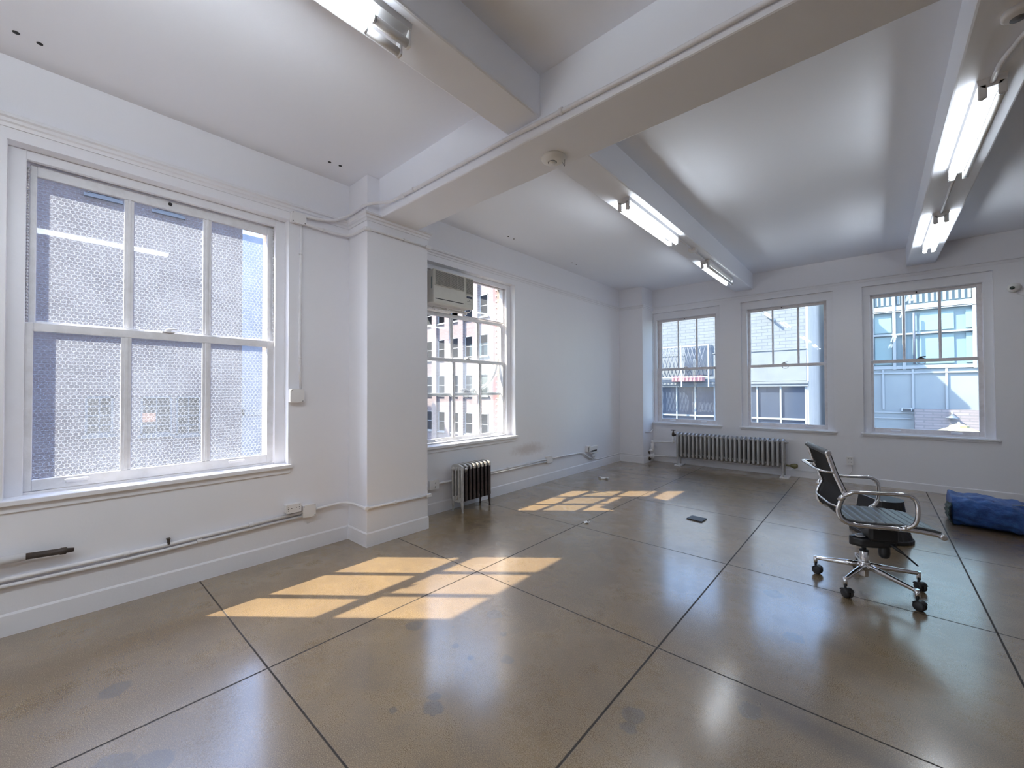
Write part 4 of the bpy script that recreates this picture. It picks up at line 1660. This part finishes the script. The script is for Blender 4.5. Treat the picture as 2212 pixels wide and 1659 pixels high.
scrap((.54, 5.76), (.17, .05), 'curled strip of white paper on the floor near the far window wall', .022)
scrap((1.46, 3.74), (.05, .05), 'tiny white scrap lying on a floor joint before the second sun patch', .012)

# ------------------------------------------------------------------ outside: buildings
M['opp'] = brick_mat('purple_brown_brick', (0.125, 0.082, 0.075), (0.092, 0.060, 0.055), (0.14, 0.115, 0.105), axis='y', sx=.24, sz=.085)
M['stone'] = mat('pale_limestone', (.24, .225, .22), .8, var=(2, .4, (.19, .175, .17)))
M['pink'] = brick_mat('pink_buff_brick', (0.235, 0.19, 0.192), (0.185, 0.148, 0.15), (0.265, 0.24, 0.245), axis='x', sx=.30, sz=.12, stain=.25)
M['redbrick'] = brick_mat('red_brick', (0.24, 0.11, 0.11), (0.20, 0.09, 0.09), (0.26, 0.2, 0.2), axis='x', sx=.26, sz=.1)
M['whitebrick'] = brick_mat('whitewashed_brick', (0.175, 0.195, 0.215), (0.155, 0.172, 0.19), (0.095, 0.108, 0.125), axis='x', sx=.42, sz=.14, mort=.012, stain=.15)
M['stucco'] = mat('pale_stucco', (.175, .195, .21), .9, bump=(3, .4, .03), var=(1.5, .5, (.135, .15, .165)))
M['shade'] = mat('grey_cement_side', (.60, .54, .52), .9, var=(1.2, .5, (.46, .42, .41)))
M['wframe'] = mat('white_window_frame', (.28, .30, .32), .5)
M['dglass'] = mat('dark_window_glass', (.042, .055, .085), .10, spec=.25, bump=(2.5, .08, .02))
M['bglass'] = mat('blue_window_glass', (.20, .255, .31), .3, spec=.4, bump=(1.5, .08, .02))
M['teal'] = mat('pale_teal_panel', (.165, .255, .27), .35, var=(.9, .4, (.14, .22, .235)))
M['tealgrey'] = mat('grey_teal_spandrel', (.14, .21, .24), .4)
M['bluepanel'] = mat('pale_blue_panel', (.22, .255, .27), .4, var=(1.1, .5, (.18, .21, .235)))
M['steelwhite'] = mat('white_steel', (.27, .30, .32), .45)


def multi(win_, parent, rects, depth_fn, frame_m, glass_m, mull=(1, 1), fw=.06):
    pass


def ext_window(parent, axis, plane, a0, a1, z0, z1, rows=2, cols=1, out=1, fr=.07, rec=.14, gm=None, sill=True, lintel=False, extra=None):
    """a window on a facade plane; axis 'x' facade faces -y, axis 'y' facade faces +x.
    frame object with panes as one mesh under it"""
    if axis == 'x':
        xf = lambda a, d, z: (a, plane + d, z)
    else:
        xf = lambda a, d, z: (plane - d, a, z)
    m = MB(xf)
    m.box(a0, a0 + fr, -.03, .05, z0, z1)
    m.box(a1 - fr, a1, -.03, .05, z0, z1)
    m.box(a0, a1, -.03, .05, z1 - fr, z1)
    m.box(a0, a1, -.03, .05, z0, z0 + fr)
    for r in range(1, rows):
        z = z0 + (z1 - z0) * r / rows
        m.box(a0, a1, -.035, .045, z - fr * .4, z + fr * .4)
    for c in range(1, cols):
        a = a0 + (a1 - a0) * c / cols
        m.box(a - fr * .35, a + fr * .35, -.035, .045, z0, z1)
    if sill:
        m.box(a0 - .1, a1 + .1, -.14, .04, z0 - .12, z0)
    f = m.build('window', M['wframe'] if frame_ is None else frame_, parent)
    m = MB(xf)
    m.box(a0 + fr * .5, a1 - fr * .5, .0, .02, z0 + fr * .5, z1 - fr * .5)
    m.build('glazing', gm or M['dglass'], f)
    return f


frame_ = None

# A: dark brick block straight across the court from window 1
opp = thing('brick_building', (-22, -2, -15), 'shaded purple brown brick building seen through the first window', 'building')
m = MB()
m.box(-26, -20, -26, 6.37, -15, 16)
m.build('wall', M['opp'], opp)
m = MB()
m.box(-20.06, -19.85, -26, 6.42, 15.7, 16.15, .01)
m.build('stone_ledge', mat('dull_stone', (.20, .18, .18), .8), opp)
fr_dark = mat('dark_mullion', (.10, .10, .11), .5)
frame_ = fr_dark
M['lit'] = mat('pale_reflecting_glass', (.26, .29, .30), .25)
for (a0, a1, z0, z1) in ((.93, 1.75, -.37, 1.18), (2.60, 3.65, -.51, 1.16), (3.80, 4.70, -.61, 1.14)):
    ext_window(opp, 'y', -20, a0, a1, z0, z1, rows=4, cols=2, gm=M['lit'])
for zz in (-4.6, 3.4, 9.4, 12.6):
    for a0 in (-9.5, -6.3, -3.1, .93 if zz < 0 or zz > 5 else -12, 3.0 if zz < 0 or zz > 5 else -15):
        ext_window(opp, 'y', -20, a0, a0 + .95, zz, zz + 1.6, rows=4, cols=2, gm=M['lit'])
m = MB()
m.box(-19.99, -19.955, 2.66, 3.09, .06, .44)
m.build('orange_blind', mat('orange_blind', (.42, .17, .08), .7), opp, label='orange blind in one pane')
frame_ = None

# B: brighter building in the gap, with railing and rooftop plant
gap = thing('distant_building', (-42, 20, -15), 'pale blue grey building glimpsed past the corner of the brick block', 'building')
m = MB()
m.box(-48, -40, -30, 15, -15, 16)
m.build('wall', mat('pale_blue_grey_wall', (.30, .34, .40), .8, var=(.6, .5, (.20, .24, .30))), gap)
m = MB()
m.box(-40.3, -39.9, 11.7, 16, -.9, -.3)
m.box(-40.3, -39.9, 11.7, 11.95, -2.5, 2.6)
build_each(m, 'balcony_edge', M['steelwhite'], gap)
m = MB()
for k in range(14):
    y = 12.4 + k * .28
    m.box(-40.2, -40.1, y, y + .12, .95, 1.75)
build_each(m, 'railing', M['steelwhite'], gap)
m = MB()
m.box(-41.5, -40.2, 12.4, 14, -.3, .15, .03)
m.box(-41.5, -40.4, 13.4, 15, .15, .45, .03)
build_each(m, 'roof_unit', M['steelwhite'], gap)

# C: sunlit pink brick block seen through window 2
pk = thing('pink_brick_building', (-26, 27, -15), 'sunlit pink brick building with tall pier bays seen through the second window', 'building')
m = MB()
m.box(-60, -20.4, 25, 33, -15, 20)
m.build('wall', M['pink'], pk)
m = MB()
for k in range(22):
    x = -22.55 - k * 1.93
    m.box(x - .34, x + .34, 24.78, 25.02, -15, 20)
build_each(m, 'brick_pier', M['pink'], pk)
m = MB()
m.box(-20.4, -14, 24.9, 33, -15, 20)
m.build('red_bay', M['redbrick'], pk)
m = MB()
for k in range(60):
    z = -9 + k * .48
    m.box(-20.06, -19.72 + (.16 if k % 2 else 0), 24.80, 24.92, z, z + .15)
m.build('quoin', M['stone'], pk)
for col in range(16):
    xc = -21.6 - col * 1.93
    for row in range(6):
        zb = -6.1 + row * 3.45
        ext_window(pk, 'x', 25, xc - .5, xc + .5, zb + .1, zb + 2.0, rows=2, gm=M['bglass'])

# D: low white brick building behind windows A and B, with ribbon windows
wb = thing('white_brick_building', (-6, 24, -15), 'sunlit whitewashed brick building with ribbon windows behind the back windows', 'building')
m = MB()
m.box(-9, 1.73, 20.0, 29, 3.02, 7.1)
m.build('upper_wall', M['whitebrick'], wb)
m = MB()
m.box(-9, 1.73, 19.98, 29, 1.72, 3.0)
m.build('stucco_band', M['stucco'], wb)
m = MB()
m.box(-9, 1.70, 20.3, 29, -15, 1.72)
m.build('lower_wall', M['stucco'], wb)
m = MB()
m.box(-9, 1.80, 19.86, 20.02, 1.60, 1.70, .01)
m.box(-9, 1.80, 19.90, 20.02, 1.50, 1.60)
m.box(-9, 1.75, 19.95, 20.02, 2.99, 3.03)
build_each(m, 'coping', M['stucco'], wb)
m = MB()
m.box(1.732, 1.80, 20.0, 29, -15, 7.12)
m.build('side_wall', M['shade'], wb)
m = MB()
m.box(-9, 1.72, 20.06, 20.10, -3.5, 1.5)
rb = m.build('ribbon_glazing', M['dglass'], wb)
m = MB()
for k in range(13):
    x = 1.70 - k * .845
    m.box(x - .03, x + .03, 19.98, 20.12, -3.5, 1.5)
for z in (.16, -1.4):
    m.box(-9, 1.73, 19.985, 20.11, z - .035, z + .035)
m.build('mullion', M['steelwhite'], rb)
m = MB()
m.tube([(.35, 19.9, 4.55), (.72, 19.8, 4.20)], .05, 6)
m.build('bracket', M['steelwhite'], wb)
m = MB()
m.box(-2.95, -1.76, 19.93, 20.02, 2.05, 3.42)
m.build('dark_window', M['dglass'], wb)
for a in (-2.62, -2.2):
    pass
# lattice fence on its terrace
fn_ = thing('lattice_fence', (-3, 19.0, -15), 'steel diamond lattice fence in front of the white brick building', 'fence')
m = MB()
m.box(-6.5, -1.62, 19.0, 19.05, 3.30, 3.36)
m.box(-6.5, -1.62, 19.0, 19.05, 1.92, 1.97)
for x in (-6.4, -5.2, -4.0, -2.8, -1.65):
    m.box(x - .025, x + .025, 18.99, 19.06, -15 if x < -6 else 1.5, 3.38)
m.build('fence_frame', mat('galvanised_steel', (.30, .33, .38), .5, .3), fn_)
m = MB()
for k in range(42):
    x = -7.6 + k * .165
    for s in (1, -1):
        x0, x1 = (x, x + s * .40)
        if max(x0, x1) > -1.62 or min(x0, x1) < -6.5:
            continue
        m.tube([(x0, 19.02, 1.95), (x1, 19.02, 3.32)], .015, 4)
m.build('lattice', mat('galvanised_bar', (.10, .115, .15), .5), fn_, kind='stuff')
aw = MB()
aw.box(-3.4, -2.05, 19.45, 19.9, 1.75, 2.02, .02)
aw.build('awning_box', mat('faded_red_fabric', (.50, .22, .23), .8), base=(-2.8, 19.7, 1.72), label='faded red box behind the lattice fence', category='box')

# E: teal glass building behind window 5
tb = thing('glass_building', (8, 26, -15), 'pale teal glazed building with white steel frames seen through the right back window', 'building')
m = MB()
m.box(2.6, 18, 24.1, 30, -15, 12)
m.build('wall', M['tealgrey'], tb)
m = MB()
for (x0, x1) in ((2.8, 3.62), (3.80, 4.35), (4.98, 5.12), (5.20, 6.18), (6.50, 6.86), (7.9, 9.2), (9.4, 10.8)):
    m.box(x0, x1, 24.04, 24.12, 3.80, 4.52)
    m.box(x0, x1, 24.04, 24.12, 2.42, 3.60)
build_each(m, 'teal_panel', M['teal'], tb)
m = MB()
for k in range(52):
    x = 2.65 + k * .17
    m.box(x, x + .09, 24.0, 24.08, 4.98, 5.9)
m.build('vertical_blind', mat('pale_blind', (.20, .25, .27), .6), tb)
m = MB()
m.box(2.6, 18, 23.93, 24.1, 4.72, 4.92)
m.box(2.6, 18, 23.90, 24.1, 4.66, 4.69)
m.box(2.6, 18, 23.92, 24.1, 3.66, 3.73)
m.box(2.6, 18, 23.92, 24.1, 2.22, 2.36)
m.box(2.6, 18, 23.92, 24.1, 2.02, 2.08)
for x in (3.72, 4.42, 4.72, 6.72, 7.12, 8.3):
    m.box(x - .05, x + .05, 23.9, 24.1, 2.2, 5.9)
m.build('frame', M['steelwhite'], tb)
m = MB()
m.box(2.6, 18, 24.0, 24.12, -15, 2.2)
m.build('lower_panel', M['bluepanel'], tb)
m = MB()
for x in (4.05, 4.97, 5.94, 6.9, 7.9):
    m.box(x - .035, x + .035, 23.93, 24.02, .5, 2.2)
m.box(2.6, 5.0, 23.94, 24.02, .34, .40)
m.box(2.6, 4.9, 23.94, 24.02, .10, .15)
m.build('lower_frame', M['steelwhite'], tb)
m = MB()
m.tube([(5.02, 23.8, 2.4), (5.02, 23.8, 4.55)], .04, 8)
m.build('downpipe', mat('dark_pipe', (.09, .10, .13), .5), tb)
m = MB()
m.box(4.60, 4.93, 23.85, 24.0, .42, .58, .02)
m.build('wall_vent', mat('pale_vent', (.40, .44, .47), .6), tb)
m = MB()
m.box(4.64, 4.89, 23.83, 23.86, .45, .55)
m.build('vent_opening', M['dark'], tb)
# stone terrace wall with lamp and parasol
m = MB()
m.box(4.98, 12, 23.5, 23.98, -5, .55)
tw = m.build('terrace_wall', brick_mat('rough_stone', (.25, .22, .23), (.205, .18, .185), (.16, .15, .155), axis='x', sx=.5, sz=.11, mort=.02), base=(8, 23.7, -5), label='rough pinkish stone terrace wall below the glass building', category='wall')
lp = thing('wall_lamp', (6.02, 23.4, .2), 'small steel barn lamp on the stone terrace wall', 'lamp')
m = MB()
m.tube([(6.02, 23.5, .42), (6.02, 23.35, .46), (6.02, 23.30, .36)], .03, 8)
m.build('lamp_arm', M['steelwhite'], lp)
m = MB()
m.lathe([(.03, .12), (.07, .08), (.20, 0), (.19, -.01), (0, .01)], (6.02, 23.30, .24), 20)
m.build('lamp_shade', mat('galvanised_shade', (.16, .19, .23), .4, .5), lp)
pa = thing('parasol', (5.4, 16, -3), 'pale yellow parasol standing on the terrace outside the right back window', 'parasol')
m = MB()
n8 = 8
top = Vector((5.42, 16, .47))
ring = []
for rr, zz_ in ((.001, .47), (.18, .40), (.19, .36), (.75, .10), (.95, -.02)):
    ring.append((rr, zz_))
m.lathe(ring, (5.42, 16, 0), 8)
for f in m.bm.faces:
    f.smooth = False
m.build('canopy', mat('pale_yellow_canvas', (.30, .26, .13), .8), pa)
m = MB()
m.cyl((5.42, 16, -3), (5.42, 16, .5), .025, 10)
m.build('parasol_pole', M['steelwhite'], pa)
m = MB()
m.box(2, 12, 9.5, 23.4, -3.3, -3.0)
m.build('terrace_deck', M['stucco'], base=(7, 16, -3.3), label='pale terrace deck outside the back windows', category='terrace')
m = MB()
m.box(-70, 40, -60, 70, -15.3, -15)
m.build('street_ground', mat('asphalt', (.10, .10, .10), .9), kind='structure', label='street far below')
